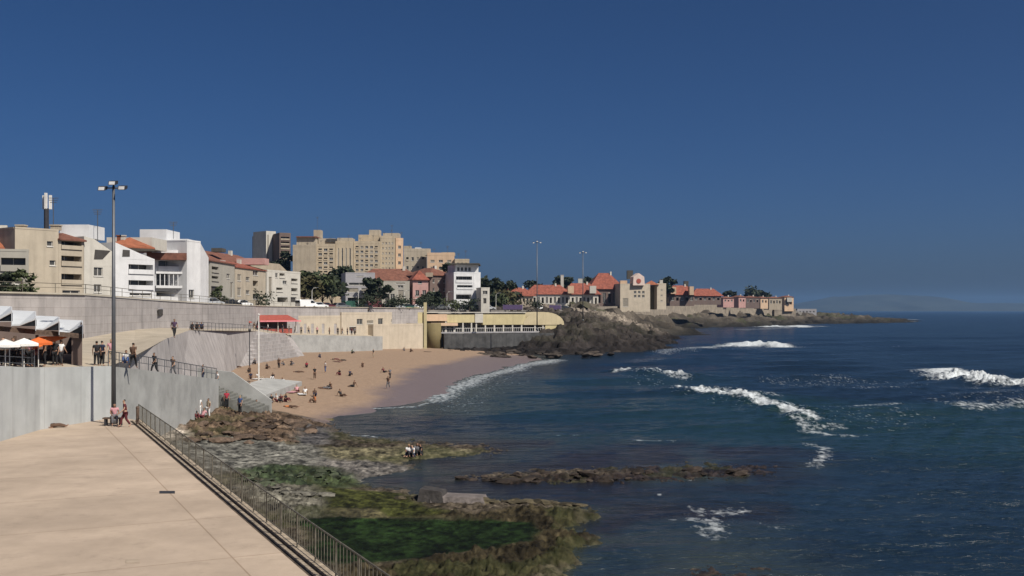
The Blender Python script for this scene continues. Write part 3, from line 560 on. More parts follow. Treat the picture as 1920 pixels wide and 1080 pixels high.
def fill(fc, ops, root, fm, pm, wm):
    for a, b, c, d, k in ops:
        r = -REC[k]; f = MB(); p = MB()
        if k in 'ws':
            e = .07
            for q in ((a, b, c, c+e), (a, b, d-e, d), (a, a+e, c+e, d-e), (b-e, b, c+e, d-e)): fbox(f, fc, *q, r+.002, r+.06)
            if k == 'w' and b-a > .9: m_ = (a+b)/2; fbox(f, fc, m_-.035, m_+.035, c+e, d-e, r+.002, r+.055)
            fbox(f, fc, a-.06, b+.06, c-.09, c-.002, -.02, .07)
            w = f.build('window', fm, root); p.quad(fc.p(a, c, r), fc.p(b, c, r), fc.p(b, d, r), fc.p(a, d, r)); p.build('pane' if k == 'w' else 'shutter', pm if k == 'w' else M['shutter'], w)
        elif k == 'd':
            e = .09
            for q in ((a, b, d-e, d), (a, a+e, c, d-e), (b-e, b, c, d-e)): fbox(f, fc, *q, r+.002, r+.08)
            w = f.build('door', fm, root); p.quad(fc.p(a, c, r), fc.p(b, c, r), fc.p(b, d, r), fc.p(a, d, r)); p.build('door_leaf', M['dframe'], w)
        elif k in 'bgo':
            e = .08; n = max(2, int((b-a)/1.1))
            for i in range(n+1): u = a+(b-a)*i/n; fbox(f, fc, max(a, u-.04), min(b, u+.04), c, d, r+.002, r+.06)
            if k == 'o': fbox(f, fc, a, b, d-.25, d-.03, -.15, -.02)
            w = f.build('balcony_door' if k != 'o' else 'shop_front', fm, root); p.quad(fc.p(a, c, r), fc.p(b, c, r), fc.p(b, d, r), fc.p(a, d, r)); p.build('pane', pm, w)
            if k == 'b':
                q = MB(); h = min(1.0, (d-c)*.42); fbox(q, fc, a-.05, b+.05, c-.12, c+h, .003, .14); q.build('balcony', wm, root)
            elif k == 'g':
                q = MB(); h = min(1.0, (d-c)*.42); fbox(q, fc, a, b, c+h-.05, c+h, .0, .06); fbox(q, fc, a-.05, b+.05, c-.15, c-.003, .003, .3)
                for i in range(int((b-a)/.35)+1): u = a+.02+i*.35; fbox(q, fc, u, u+.04, c, c+h-.05, .01, .05)
                q.build('balcony', M['metal'], root)
def hip_roof(mb, c4, z, h, over=.5, hip=True, thick=.18):
    c4 = [Vector((p[0], p[1], 0)) for p in c4]; ctr = sum(c4, Vector())/4; A, B, C_, D = [p+(p-ctr).normalized()*over*1.3 for p in c4]
    w = (B-A).length; d = (D-A).length; V = lambda p, zz: (p.x, p.y, zz)
    if w >= d:
        ins = min(d/2, w*.45) if hip else 0; m0 = (A+D)/2+(B-A).normalized()*ins; m1 = (B+C_)/2-(B-A).normalized()*ins
        fs = [(A, B, m1, m0), (C_, D, m0, m1)]; ends = [(B, C_, m1), (D, A, m0)]
    else:
        ins = min(w/2, d*.45) if hip else 0; m0 = (A+B)/2+(D-A).normalized()*ins; m1 = (D+C_)/2-(D-A).normalized()*ins
        fs = [(B, C_, m1, m0), (D, A, m0, m1)]; ends = [(A, B, m0), (C_, D, m1)]
    for p, q, r, s in fs: mb.quad(V(p, z), V(q, z), V(r, z+h), V(s, z+h))
    for p, q, r in ends: mb.poly([V(p, z), V(q, z), V(r, z+h)])
    mb.poly([V(p, z-.001) for p in (D, C_, B, A)]); 
    for p, q in ((A, B), (B, C_), (C_, D), (D, A)): mb.quad(V(p, z-thick), V(q, z-thick), V(q, z), V(p, z))
def building(name, label, cat, A, B, depth, z0, z1, wm, f=(), r=(), l=(), roof='flat', rm=None, rh=1.5, fm=None, pm=None, hip=True, over=.45, par=.5, root=None, wname='wall', bm=None):
    fc = Face(A, B); n = fc.n; Cc = fc.B-n*depth; Dd = fc.A-n*depth; fr = Face(fc.B, Cc); fl = Face(Dd, fc.A); fb = Face(Cc, Dd)
    root = root or thing(name, label, cat, ((A[0]+B[0])/2, (A[1]+B[1])/2, z0)); fm = fm or M['frame']; pm = pm or M['glass']
    f = f(fc) if callable(f) else f; r = r(fr) if callable(r) else r; l = l(fl) if callable(l) else l
    mb = MB(); O = [(x, panel(mb, x, 0, x.L, z0-2, z1, o)) for x, o in ((fc, f), (fr, r), (fl, l), (fb, ()))]
    mb.poly([(p.x, p.y, z1) for p in (fc.A, fc.B, Cc, Dd)])
    mb.build(wname, wm, root)
    for x, o in O: fill(x, o, root, fm, pm, bm or wm)
    if roof == 'flat':
        if par:
            q = MB()
            for x in (fc, fr, fb, fl): fbox(q, x, .0, x.L-.2, z1+.003, z1+par, -.2, .03)
            q.build('parapet', wm, root)
    else:
        q = MB(); hip_roof(q, (fc.A, fc.B, Cc, Dd), z1+.15, rh, over, hip); ro = q.build('roof', rm or M['tile'], root)
        if rh > 1 and fc.L > 5: q = MB(); fbox(q, fc, fc.L*.68, fc.L*.68+.8, z1+.3, z1+.15+rh+.7, -depth*.42, -depth*.42-.7); q.build('chimney', M['offw'], ro)
    return root
def pp(px, Y): return (gx(px, Y), Y)
def chimney(root, px, Y, z0, z1, w=.8, m=None):
    q = MB(); x = gx(px, Y); q.box(x-w/2, x+w/2, Y-w/2, Y+w/2, z0, z1); q.box(x-w/2-.08, x+w/2+.08, Y-w/2-.08, Y+w/2+.08, z1+.003, z1+.15); q.build('chimney', m or M['offw'], root)
def antenna(root, px, Y, z0, h):
    q = MB(); x = gx(px, Y); q.tube([(x, Y, z0), (x, Y, z0+h)], .05, 5)
    for k in range(3): q.tube([(x-.6+.1*k, Y, z0+h-.25*k), (x+.6-.1*k, Y, z0+h-.25*k)], .035, 4)
    q.build('antenna', M['metal'], root)
def block(root, name, x0, y0, x1, y1, Y, depth, m, z0=None):     # extra box volume of a building given by its frontal outline
    q = MB(); X0, X1 = gx(x0, Y), gx(x1, Y); zt, zb = gz(y0, Y), (gz(y1, Y) if z0 is None else z0); q.box(X0, X1, Y, Y+depth, zb, zt); return q.build(name, m, root)
def gable(root, name, fc, pts, depth, m, w0=0.):
    P = [fc.hit(*p) for p in pts]; q = MB(); q.prism([fc.p(u, z, w0) for u, z in P], -fc.n*depth); return q.build(name, m, root)
H = lambda A, px, py: Face(*A).hit(px, py)[1]
def zt(py, Y): return gz(py, Y)

# B1 far-left house and its lower wing
t = building('townhouse', 'townhouse with dark orange tiled roof at the left edge of the photo', 'house', pp(-90, 116), pp(27, 118), 9, 12.3, zt(487, 117), M['brown_shade'],
  f=lambda c: c.grid(-60, 492, 20, 545, 3, 2, .5, .5), roof='tile', rm=M['tile'], rh=3.2)
t = building('low_wing', 'low dark wing with shaded windows left of the beige apartment block', 'house', pp(-40, 111), pp(54, 113), 3, 12.3, zt(472, 112), M['greybeige'],
  f=lambda c: [c.rect(-30, 482, -4, 508, 'b'), c.rect(2, 484, 48, 508, 'b'), c.rect(2, 517, 22, 548), c.rect(27, 524, 43, 534)], par=.25)
# B2 beige apartment block with balcony column
A2 = (pp(54, 114.5), pp(168, 124)); root = thing('apartment_house', 'beige apartment house with a plain side wall and a column of dark balconies', 'house', (*A2[0], 12.3))
building('', '', '', pp(28, 117), pp(110, 121), 10, 12.3, zt(432, 119), M['beige'], f=lambda c: [c.rect(88, 453, 99, 463), c.rect(93, 489, 104, 499)], par=.2, root=root)
building('', '', '', pp(110.3, 121), pp(157, 124), 9, 12.3, zt(452, 122), M['beige'], f=lambda c: [c.rect(115, 452.6, 153, 468, 'b'), c.rect(115, 480, 153, 499, 'b'), c.rect(115, 514, 153, 534, 'b'), c.rect(117, 545, 150, 556, 'w')], roof='tile', rm=M['tilebrown'], rh=.8, root=root, over=.3)
block(root, 'stair_head', 112, 422, 166, 447, 127, 5, M['white'])
for px in (40, 105): chimney(root, px, 122, zt(433, 122), zt(425, 122), .9, M['beige'])
antenna(root, 100, 124, 20, 4); antenna(root, 183, 128, 18.8, 4.2)
root2 = thing('apartment_house', 'cream house with a sloping gable between the beige block and the white block', 'house', (*pp(186, 124), 12.3))
building('', '', '', pp(157.4, 124.2), pp(214, 128), 9, 12.3, zt(500, 126), M['offw'], f=lambda c: [c.rect(176, 502, 193, 519), c.rect(176, 534, 190, 549)], roof='', root=root2, par=0, rh=.05, rm=M['offw'], over=.0)
fc = Face(pp(157.4, 124.2), pp(214, 128)); gable(root2, 'gable', fc, [(157.6, 500), (214, 500), (214, 475), (176, 449), (157.6, 444)], 9, M['offw'], .003)
gable(root2, 'window', fc, [(176, 487), (192, 487), (207, 471), (178, 469)], .2, M['dframe'], .05)
# B3 white block with two long dark balconies and tiled roof above
root3 = thing('apartment_house', 'white apartment house with two long dark balconies and an orange roof', 'house', (*pp(250, 132), 12.3))
building('', '', '', pp(215, 129), pp(290, 134), 9, 12.2, zt(487, 131), M['white'], f=lambda c: [c.rect(241, 496, 287, 514, 'b'), c.rect(241, 526, 287, 543, 'b'), c.rect(243, 550, 284, 556, 'w')], roof='', root=root3, rh=.05, rm=M['white'], over=0)
fc = Face(pp(215, 129), pp(290, 134)); gable(root3, 'gable', fc, [(215.3, 487), (289.7, 487), (262, 476), (215.3, 455)], 8.5, M['white'], .003)
gable(root3, 'window', fc, [(229, 482), (243, 482), (243, 470), (230, 469)], .2, M['dframe'], .05)
q = MB(); hip_roof(q, (pp(198, 134), pp(287, 139), pp(290, 148), pp(200, 146)), zt(463, 136), 1.4, .3); q.build('roof', M['tile'], root3)
block(root3, 'dormer', 200, 446, 285, 468, 139.5, 6, M['offw'])
for px in (224, 231): chimney(root3, px, 138, zt(455, 138), zt(444, 138), .5, M['tile'] if px == 224 else M['offw'])
# B4 white modern building
r4 = thing('apartment_house', 'tall white modern house with stepped roof and a glazed balcony', 'house', (*pp(330, 150), 12))
building('', '', '', pp(290.5, 146), pp(350, 148), 8, 12, zt(470, 147), M['white'], f=lambda c: [c.rect(297, 490, 348, 508, 'b'), c.rect(293, 513, 348, 536, 'g'), c.rect(293, 543, 347, 557, 'o')], par=.0, root=r4)
block(r4, 'tower_block', 262, 431, 312, 470, 149, 6, M['white']); block(r4, 'upper_wall', 305, 449, 352, 471, 150.5, 6, M['white'])
building('', '', '', pp(350.4, 147), pp(376, 150), 9, 12, zt(455, 149), M['white'], f=lambda c: [c.rect(354, 544, 364, 560)], r=lambda c: [c.rect(380, 490, 386, 510, 's')], par=.2, root=r4)
fc = Face(pp(374, 150.5), pp(392, 156)); gable(r4, 'gable', fc, [(375, 572), (391, 572), (391, 484), (376, 457)], 6, M['white'])
fc = Face(pp(275, 145.2), pp(350, 147.2)); gable(r4, 'awning_roof', fc, [(276, 488), (349, 489), (349, 476), (275, 475)], 1.4, M['tilebrown'], .9)
q = MB(); fcc = Face(pp(290.5, 146), pp(350, 148)); u0, z0_ = fcc.hit(291, 541); u1, z1_ = fcc.hit(349, 515); fbox(q, fcc, u0, u1, z0_, z0_+.35, .05, .5); 
for i in range(8): fbox(q, fcc, u0+(u1-u0)*i/7-.05, u0+(u1-u0)*i/7+.05, z0_+.353, z1_, .3, .4)
fbox(q, fcc, u0, u1, z1_+.003, z1_+.3, .05, .5); q.build('balcony_frame', M['white'], r4)
antenna(r4, 325, 152, 20.5, 3)
# B5 brown tiled houses
r5 = building('townhouse', 'long low house with brown red tiled roof right of the white modern house', 'house', pp(393, 206), pp(500, 238), 10, 11.6, zt(497, 222), M['greybeige'], f=lambda c: c.grid(396, 500, 498, 560, 5, 3, .45, .45, ('w', 's', 'w')), roof='tile', rm=M['tilebrown'], rh=2.4)
block(r5, 'dormer', 413, 489, 418, 500, 209, 2, M['offw']); block(r5, 'dormer', 443, 485, 496, 497, 220, 4, M['pink']); block(r5, 'roof_box', 396, 466, 416, 473, 212, 3, M['darkw'])
r6 = building('townhouse', 'grey beige house with small balconies under the brown roofed row', 'house', pp(394, 186), pp(440, 203), 7, 11.5, zt(494, 194), M['greybeige'], f=lambda c: [c.rect(397, 500, 410, 512, 'b'), c.rect(397, 518, 410, 528, 'b'), c.rect(396, 537, 412, 562, 'd'), c.rect(425, 514, 431, 524), c.rect(432, 530, 437, 560, 's')], roof='tile', rm=M['tilebrown'], rh=.8)
r7 = building('townhouse', 'beige grey house with a vine dark stair window between two lighter houses', 'house', pp(441, 204), pp(498, 224), 8, 11.4, zt(506, 214), M['beige'], f=lambda c: [c.rect(474, 507, 484, 518), c.rect(461, 520, 468, 528), c.rect(474, 527, 484, 545, 'b'), c.rect(461, 545, 468, 553), c.rect(474, 552, 485, 562), c.rect(445, 515, 452, 528, 's'), c.rect(445, 540, 452, 556, 's')], roof='tile', rm=M['tilered'], rh=1.3)
r8 = building('townhouse', 'pale cream house of three storeys with many small balconies beside the dark trees', 'house', pp(500, 225), pp(563, 240), 8, 11.3, zt(512, 232), M['offw'], f=lambda c: [c.rect(516, 513, 521, 522), c.rect(524, 513, 534, 522, 'b'), c.rect(530, 527, 538, 534), c.rect(546, 523, 558, 532, 'b'), c.rect(504, 520, 510, 560, 's'), c.rect(518, 540, 530, 548, 'b'), c.rect(546, 541, 558, 552, 'b'), c.rect(520, 556, 540, 568, 'o'), c.rect(545, 558, 556, 568, 'd')], par=.4)
fc = Face(pp(500, 225), pp(563, 240)); gable(r8, 'gable', fc, [(501, 512), (545, 512), (528, 496), (508, 494)], 7, M['tan'], -.5)
# B7 dark tower
building('tower_block', 'narrow dark tower block with white stripes behind the brown roofs', 'tower block', pp(499, 425), pp(517, 428), 10, 16, zt(438, 426), M['offw'], f=lambda c: [c.rect(501, 441, 504, 505, 's'), c.rect(510, 447, 516, 505, 's')], l=lambda c: [], par=.8)
building('tower_block', 'dark shaded tower block with rows of balconies left of the beige blocks', 'tower block', pp(524, 418), pp(545, 420), 10, 16, zt(441, 418), M['brown_shade'], f=lambda c: c.grid(525, 443, 544, 505, 1, 7, .85, .62, 'b'), par=.8, bm=M['tan'])  # shade of this tower is put into its wall colour
building('tower_block', 'slim pale slab tower at the left end of the beige blocks', 'tower block', pp(488, 440), pp(495, 441), 8, 16, zt(445, 440), M['grey'], f=lambda c: c.grid(489, 448, 494, 490, 1, 5, .5, .5), par=.6)
# B8 big beige apartment complex
def big(label, x0, x1, ytop, Y0, Y1, wm, nc, nr, y0, y1, kinds, depth=14, fwid=.45, fht=.45, par=1.0, **k):
    return building('apartment_block', label, 'apartment block', pp(x0, Y0), pp(x1, Y0+.6), depth, 15, zt(ytop, Y0), wm, f=lambda c: c.grid(x0+2, y0, x1-2, y1, nc, nr, fwid, fht, kinds) if nc else (), par=par, **k)
def with_aerial(f):
    def g(label, x0, x1, ytop, Y0, *r, **k):
        o = f(label, x0, x1, ytop, Y0, *r, **k)
        for i_ in range(2): antenna(o, x0+(x1-x0)*(.25+.5*i_), Y0+5, zt(ytop, Y0), 2.6+i_)
        return o
    return g
big = with_aerial(big)
b = big('plain windowless beige apartment block beside the dark tower', 549, 592, 464, 398, 402, M['tan'], 0, 0, 0, 0, 'w', par=.8)
block(b, 'upper_storey', 556, 446, 592, 463, 404, 10, M['beige']); q = MB(); q.box(gx(555, 403), gx(593, 403), 403, 415, zt(446, 403)+.01, zt(444, 403)); q.build('roof_slab', M['tilebrown'], b)
b = big('beige apartment block with stacked balconies and dark corner windows', 593, 628, 463, 400, 404, M['beige2'], 3, 7, 465, 524, ('b', 'w', 'b'), fwid=.66, fht=.55)
block(b, 'upper_storey', 597, 448, 628, 462, 408, 10, M['beige']); block(b, 'chimney', 588, 432, 601, 447, 412, 5, M['tan']); antenna(b, 595, 412, zt(432, 412), 5); q = MB(); x_ = gx(620, 408); q.box(gx(612, 407.8), gx(632, 407.8), 407.5, 408, zt(455, 408), zt(449, 408)); q.build('window', M['dframe'], b)
b = big('beige apartment block with tall vertical window strips', 629, 662, 458, 402, 405, M['beige2'], 4, 1, 464, 520, ('s', 'w'), fwid=.35, fht=.92)
block(b, 'upper_storey', 632, 447, 660, 457, 410, 8, M['beige'])
b = big('tallest beige apartment block with light balcony bands near the middle', 663, 712, 458, 404, 408, M['beige2'], 5, 7, 460, 520, ('b', 's', 'w', 'w'), fwid=.6, fht=.5)
block(b, 'upper_storey', 672, 441, 712, 457, 411, 10, M['beige2']); block(b, 'stair_head', 692, 432, 712, 441, 414, 5, M['beige']); antenna(b, 735, 416, zt(440, 416), 3.5)
b = big('sunlit cream apartment block with few windows at the right end of the tall blocks', 713, 741, 448, 407, 411, M['beige2'], 4, 7, 452, 518, ('s', 'w', 's'), fwid=.4, fht=.35, r=lambda c: c.grid(743, 450, 751, 510, 1, 4, .4, .3))
block(b, 'stair_head', 718, 438, 748, 447, 415, 6, M['beige'])
b = big('pinkish beige apartment block stepping down right of the tallest block', 742, 756, 452, 412, 414, M['peach'], 1, 4, 457, 516, ('w',), fwid=.5, fht=.4, depth=10)
b = big('lower beige apartment block on the slope with flat roof terrace', 757, 800, 472, 385, 390, M['beige'], 4, 2, 478, 512, ('w', 's', 'b'), fwid=.45, fht=.4); block(b, 'stair_head', 757, 462, 770, 471, 392, 5, M['tan']); block(b, 'stair_head', 778, 465, 789, 471, 392, 5, M['white'])
b = big('low cream apartment block with terracotta panels above the shaded house', 801, 852, 480, 372, 378, M['peach'], 3, 2, 484, 510, ('s', 'w'), fwid=.5, fht=.35); block(b, 'stair_head', 796, 467, 806, 480, 380, 4, M['beige']); block(b, 'roof_storey', 828, 474, 852, 480, 380, 6, M['tan'])
b = big('small cream block peeking out behind the white modern building', 853, 880, 489, 366, 368, M['beige2'], 3, 1, 491, 500, ('w',), fwid=.4, fht=.5, par=.5)
# B10 row
r = building('townhouse', 'grey house front with one long dark window band behind the street', 'house', pp(648, 286), pp(703, 288), 12, 11.5, zt(514, 287), M['grey'], f=lambda c: [c.rect(654, 531, 693, 536), c.rect(652, 541, 672, 549, 's'), c.rect(677, 541, 697, 549, 's'), c.rect(652, 557, 697, 570, 'o'), c.rect(668, 518, 682, 520, 's')], par=.3)
r = building('townhouse', 'long house with brown tiled roof behind the grey house front', 'house', pp(662, 303), pp(800, 306), 12, 11.5, zt(528, 304), M['tan'], f=lambda c: c.grid(705, 532, 798, 570, 6, 2, .35, .5, ('w', 's')), roof='tile', rm=M['tilebrown'], rh=3.6)
r = building('townhouse', 'pale grey house with white framed windows in the row under the brown roof', 'house', pp(716, 290), pp(768, 292), 9, 11.5, zt(529, 291), M['greybeige'], f=lambda c: [c.rect(746, 536, 756, 541), c.rect(742, 531, 760, 534, 's'), c.rect(746, 545, 757, 565, 's'), c.rect(722, 552, 730, 570, 'd'), c.rect(732, 552, 740, 566)], par=.2)
r = building('townhouse', 'small pink house with one square window left of the shaded house', 'house', pp(774, 292), pp(803, 293), 8, 11.5, zt(526, 292), M['pink'], f=lambda c: [c.rect(784, 528, 791, 533), c.rect(779, 545, 786, 556), c.rect(792, 545, 799, 556), c.rect(779, 560, 799, 571, 'o')], roof='tile', rm=M['tilered'], rh=2.6)
r = building('townhouse', 'dark brown shaded house left of the white modern building', 'house', pp(806, 300), pp(850, 306), 12, 11.5, zt(518, 303), M['brown_shade'], f=lambda c: c.grid(808, 520, 848, 568, 4, 3, .35, .4, ('w', 's')), roof='tile', rm=M['tilebrown'], rh=2.2)  # the shaded front is painted in as a dark brown wall
block(r, 'dormer', 798, 512, 811, 520, 299, 2, M['tan'])
# B11 white modern on the right
r = building('apartment_house', 'white modern building with long banded balconies standing alone by the street', 'house', pp(851, 296), pp(888, 298), 12, 11.3, zt(514, 297), M['white'], f=lambda c: [c.rect(855, 519, 885, 530.5, 'b'), c.rect(857, 535.5, 886, 543, 'b'), c.rect(855, 552, 884, 562, 'o')], r=lambda c: [], par=.4, fm=M['grey'])
building('', '', '', pp(888.3, 298), pp(901, 299), 12, 11.3, zt(514, 298), M['white'], r=lambda c: c.grid(902, 520, 908, 560, 1, 3, .4, .4), par=.4, root=r)
building('', '', '', pp(854, 300), pp(897, 302), 9, zt(513, 300), zt(497, 300), M['white'], f=lambda c: c.grid(856, 500, 884, 511, 4, 1, .75, .7), par=.0, root=r, wname='upper_storey')
q = MB(); q.box(gx(845, 299), gx(899, 299), 298.5, 311, zt(497, 299), zt(494.5, 299)); q.build('roof_slab', M['darkw'], r)
building('townhouse', 'small white house with a dark window right of the white modern building', 'house', pp(902, 292), pp(918, 292.6), 6, 11.2, zt(542, 292), M['offw'], f=lambda c: [c.rect(905, 546, 914, 553), c.rect(906, 560, 912, 570, 'd')], par=.3)
# hotel with red roofs
def red(label, x0, x1, ye, yr, Y, depth, wm, nc, ybase, rm='tilered', kinds=('w', 'o'), name='red_roofed_house', hip=True):
    return building(name, label, 'house', pp(x0, Y), pp(x1, Y+3), depth, zt(ybase, Y), zt(ye, Y), wm, f=lambda c: c.grid(x0+1, ye+1, x1-1, ybase-1, nc, 1, .55, .62, kinds), roof='tile', rm=M[rm], rh=(ye-yr)/F*Y*1.05, hip=hip, over=1.2)
r = red('long low house with red tiled roof at the left of the seaside hotel', 944, 1000, 556, 541, 470, 8, M['tan'], 8, 573)
r = red('house with wide red roof and dormers in the middle of the seaside hotel', 990, 1068, 553, 536, 500, 9, M['offw'], 10, 574); block(r, 'dormer', 1065, 537, 1076, 551, 497, 5, M['peach']); chimney(r, 1054, 510, zt(540, 510), zt(517, 510), 1.4)
r = red('red roofed house with two pink dormers before the clock gable', 1062, 1122, 553, 533, 508, 8, M['offw'], 8, 576); block(r, 'dormer', 1106, 537, 1118, 551, 505, 5, M['offw'])
chimney(r, 1088, 516, zt(536, 516), zt(524, 516), 2.2)
r = red('large house with the tallest red pitched roof of the seaside hotel', 1108, 1168, 543, 514, 540, 12, M['brown_shade'], 6, 576)
r = thing('hotel', 'cream hotel front with a pale gable and a round red window', 'hotel', (gx(1190, 535), 535, 14))
building('', '', '', pp(1163, 533), pp(1219, 536), 14, zt(578, 535), zt(534, 535), M['cream'], f=lambda c: c.grid(1187, 545, 1210, 560, 3, 2, .6, .6)+[c.rect(1168, 560, 1178, 576, 's')], par=.3, root=r, fm=M['frame'])
fc = Face(pp(1186, 532.5), pp(1210, 534)); gable(r, 'gable', fc, [(1187, 536), (1209, 536), (1208, 520), (1198, 513), (1188, 520)], 5, plaster('gable_pale', (.60, .48, .42)))
P_ = fc.hit(1197.5, 528); q = MB(); q.tube([fc.p(P_[0], P_[1], .003), fc.p(P_[0], P_[1], .15)], 1.25, 14); q.build('round_window', M['redc'], r)
block(r, 'chimney', 1176, 508, 1187, 524, 545, 3, M['darkw']); block(r, 'roof_box', 1163, 527, 1176, 540, 534.5, 4, M['peach'])
q = MB(); hip_roof(q, (pp(1208, 545), pp(1234, 546), pp(1236, 560), pp(1210, 560)), zt(535, 550), 2.2, .5); q.build('roof', M['tile'], r)
r = building('hotel_tower', 'narrow cream hotel tower between two red roofs', 'tower', pp(1232, 548), pp(1249, 549), 7, zt(574, 548), zt(534, 548), M['cream'], f=lambda c: c.grid(1234, 540, 1247, 570, 1, 3, .3, .3, 's'), par=.5); block(r, 'chimney', 1237, 526, 1243, 534, 550, 2, M['offw'])
building('', '', '', pp(1219.5, 552), pp(1231.5, 553), 6, zt(574, 552), zt(538, 552), M['olive'], par=.3, root=r, wname='link_wall')
r = red('red roofed house with pale dormers right of the cream tower', 1256, 1302, 554, 537, 600, 8, M['brown_shade'], 5, 568); block(r, 'dormer', 1258, 539, 1268, 552, 597, 5, M['peach']); block(r, 'dormer', 1293, 538, 1301, 554, 597, 5, M['peach']); block(r, 'chimney', 1283, 528, 1291, 539, 606, 3, M['darkw'])
r = red('long low red roofed house sloping away at the end of the hotel', 1300, 1352, 556, 543, 640, 8, M['brown_shade'], 6, 566)
for i, (x0, x1, yt_, yb, wm, lab) in enumerate([(1356, 1376, 560, 572, 'pink', 'small mauve pink house on the sea wall after the last red roof'), (1385, 1398, 558, 573, 'pink', 'small pinkish villa in the middle of the far houses'), (1398, 1424, 559, 574, 'brown_shade', 'long dark brown villa among the far houses on the point'), (1426, 1440, 560, 575, 'peach', 'pale peach villa next to the long brown villa'), (1442, 1466, 560, 577, 'tan', 'tan villa second from the end of the point'), (1471, 1488, 558, 580, 'peach', 'last villa on the point with a white upper wall')]):
    Y = 740+i*28; b = building('villa', lab, 'house', pp(x0, Y), pp(x1, Y+2), 10, zt(yb, Y), zt(yt_, Y), M[wm], f=lambda c: c.grid(x0+1, yt_+1, x1-1, yb-4, max(2, (x1-x0)//6), 1, .5, .5, ('w', 'o')), roof='tile', rm=M['tilebrown'], rh=1.2)
block(b, 'upper_storey', 1476, 559, 1485, 567, Y-1.5, 4, M['offw'])
# stone sea wall under the hotel
SW = [(1120, 446), (1165, 556), (1200, 650), (1260, 708), (1330, 770), (1400, 850), (1485, 908)]
wall('sea_wall', [cpt(px, Y) for px, Y in SW], [4, 5, 6, 6, 6, 4, 3], [zt(576, 446), zt(575, 556), zt(572, 650), zt(571, 708), zt(572, 770), zt(574, 850), zt(584, 908)], 1.2, M['stone'], 'long rough stone sea wall below the red roofed hotel', 'wall')
b = building('bastion', 'brown square stone bastion at the end of the sea wall', 'bastion', pp(1452, 880), pp(1492, 884), 20, 2, zt(581, 880), M['stone'], par=.6, r=())
for px0, px1, py, Y, lab in ((1495, 1531, 582, 965, 'low pale building on the rocky point'),):
    building('low_building', lab, 'building', pp(px0, Y), pp(px1, Y), 10, 3, zt(581, Y), M['grey'], f=lambda c: c.grid(px0+2, 583, px1-2, 588, 5, 1, .5, .6), par=.4)

# ------------------------------------------------------------------ beach buildings
T = 6.05
r = thing('beach_pavilion', 'long cream beach pavilion with dark doorways and a tall wall to the sand', 'pavilion', (-35, 240, 5))
fcm = Face(pp(548, 224), pp(640, 240)); 
building('', '', '', pp(548, 224), pp(640, 240), 7, 4.5, zt(597, 232), M['cream'], f=lambda c: [c.rect(x-2.6, 608, x+2.6, 627, 'd') for x in (560, 572, 586, 606, 629)], par=.5, root=r, fm=M['offw'])
building('', '', '', pp(640.3, 239.5), pp(735, 256), 8, 3.5, zt(590, 247), M['cream'], f=lambda c: [c.rect(669, 599, 680, 609), c.rect(709, 598, 718, 609), c.rect(688, 602, 700, 608, 's'), c.rect(733, 600, 739, 606, 's'), c.rect(655, 612, 668, 626, 'o')], par=.45, root=r, fm=M['offw'], wname='main_wall')
building('', '', '', pp(700, 247), pp(793, 262), 6.5, 0.2, zt(612, 254), M['cream'], par=.5, root=r, wname='lower_wall')
q = MB(); q.box(gx(760, 258), gx(786, 258), 266, 268, zt(612, 262), zt(608, 262)); q.build('beam', M['tilebrown'], r)
mb_ = [Vector((-44.0, 212, 0)), Vector((-39.5, 222, 0)), Vector((-34, 232.5, 0)), Vector((-29.6, 244, 0))]
wall('terrace_wall', mb_, [.8]*4, [6.0, 5.7, 5.3, 4.95], .4, M['slab'], 'low whitewashed wall along the pavilion terrace above the sand', 'wall')
k = building('changing_hut', 'pale yellow flat roofed hut beside the pavilion end', 'hut', pp(764, 268), pp(792, 270), 5, 7, zt(589, 269), M['yellow'], f=lambda c: [c.rect(769, 592, 783, 601, 's')], par=.3, fm=M['olive'])
for px in (767, 781): chimney(k, px, 271, zt(588, 270), zt(578, 270), .9, M['yellow'])
q = MB(); q.box(gx(754, 266), gx(762, 266), 266, 271, 6.5, zt(588, 266)); q.build('door', M['dframe'], k)
# yellow beach club
y = thing('beach_club', 'yellow beach club with an open columned terrace and a domed end', 'beach club', (-10, 278, 5)); Yf = 272
fcY = Face(pp(800, 270), pp(1058, 286)); zf = zt(623, 276)
q = MB(); fbox(q, fcY, 0, fcY.L, zf-.35, zf, -9, .4); q.build('terrace_slab', M['grey'], y)
q = MB(); back = panel(q, Face(fcY.p(0, 0, -5), fcY.p(fcY.L, 0, -5)), 0, fcY.L, zf, zf+3.1, Face(fcY.p(0, 0, -5), fcY.p(fcY.L, 0, -5)).grid(832, 611, 970, 622, 12, 1, .62, .8, ('w', 'o', 'd')))
q.build('back_wall', M['greybeige'], y); fill(Face(fcY.p(0, 0, -5), fcY.p(fcY.L, 0, -5)), back, y, M['frame'], M['glass'], M['grey'])
def ub(px): return fcY.hit(px, 610)[0]
for x0, x1, yt_, yb_, m_, w_ in ((797, 838, 590, 603, 'peach', .2), (838, 890, 590, 606, 'yellow', .1), (890, 905, 588, 606, 'offw', .3), (905, 985, 588, 610, 'yellow', .15)):
    q = MB(); fbox(q, fcY, ub(x0), ub(x1)-.01, fcY.hit(x0, yb_)[1], fcY.hit(x0, yt_)[1], -6, w_); q.build('upper_band', M[m_], y)
q = MB(); fbox(q, fcY, ub(806), ub(856), fcY.hit(806, 612)[1], fcY.hit(806, 606.5)[1], .2, .9); q.build('awning', M['peach'], y)
q = MB(); fbox(q, fcY, ub(797), ub(985), fcY.hit(890, 587.5)[1], fcY.hit(890, 586)[1], -7, .5); q.build('roof_slab', M['offw'], y)
for px in (836, 852, 868, 884, 893, 910, 927, 944, 961, 978, 1003, 1018, 1052):
    q = MB(); u = ub(px); fbox(q, fcY, u-.18, u+.18, zf+.003, zf+3.0, -.3, .06); q.build('column', M['offw'], y)
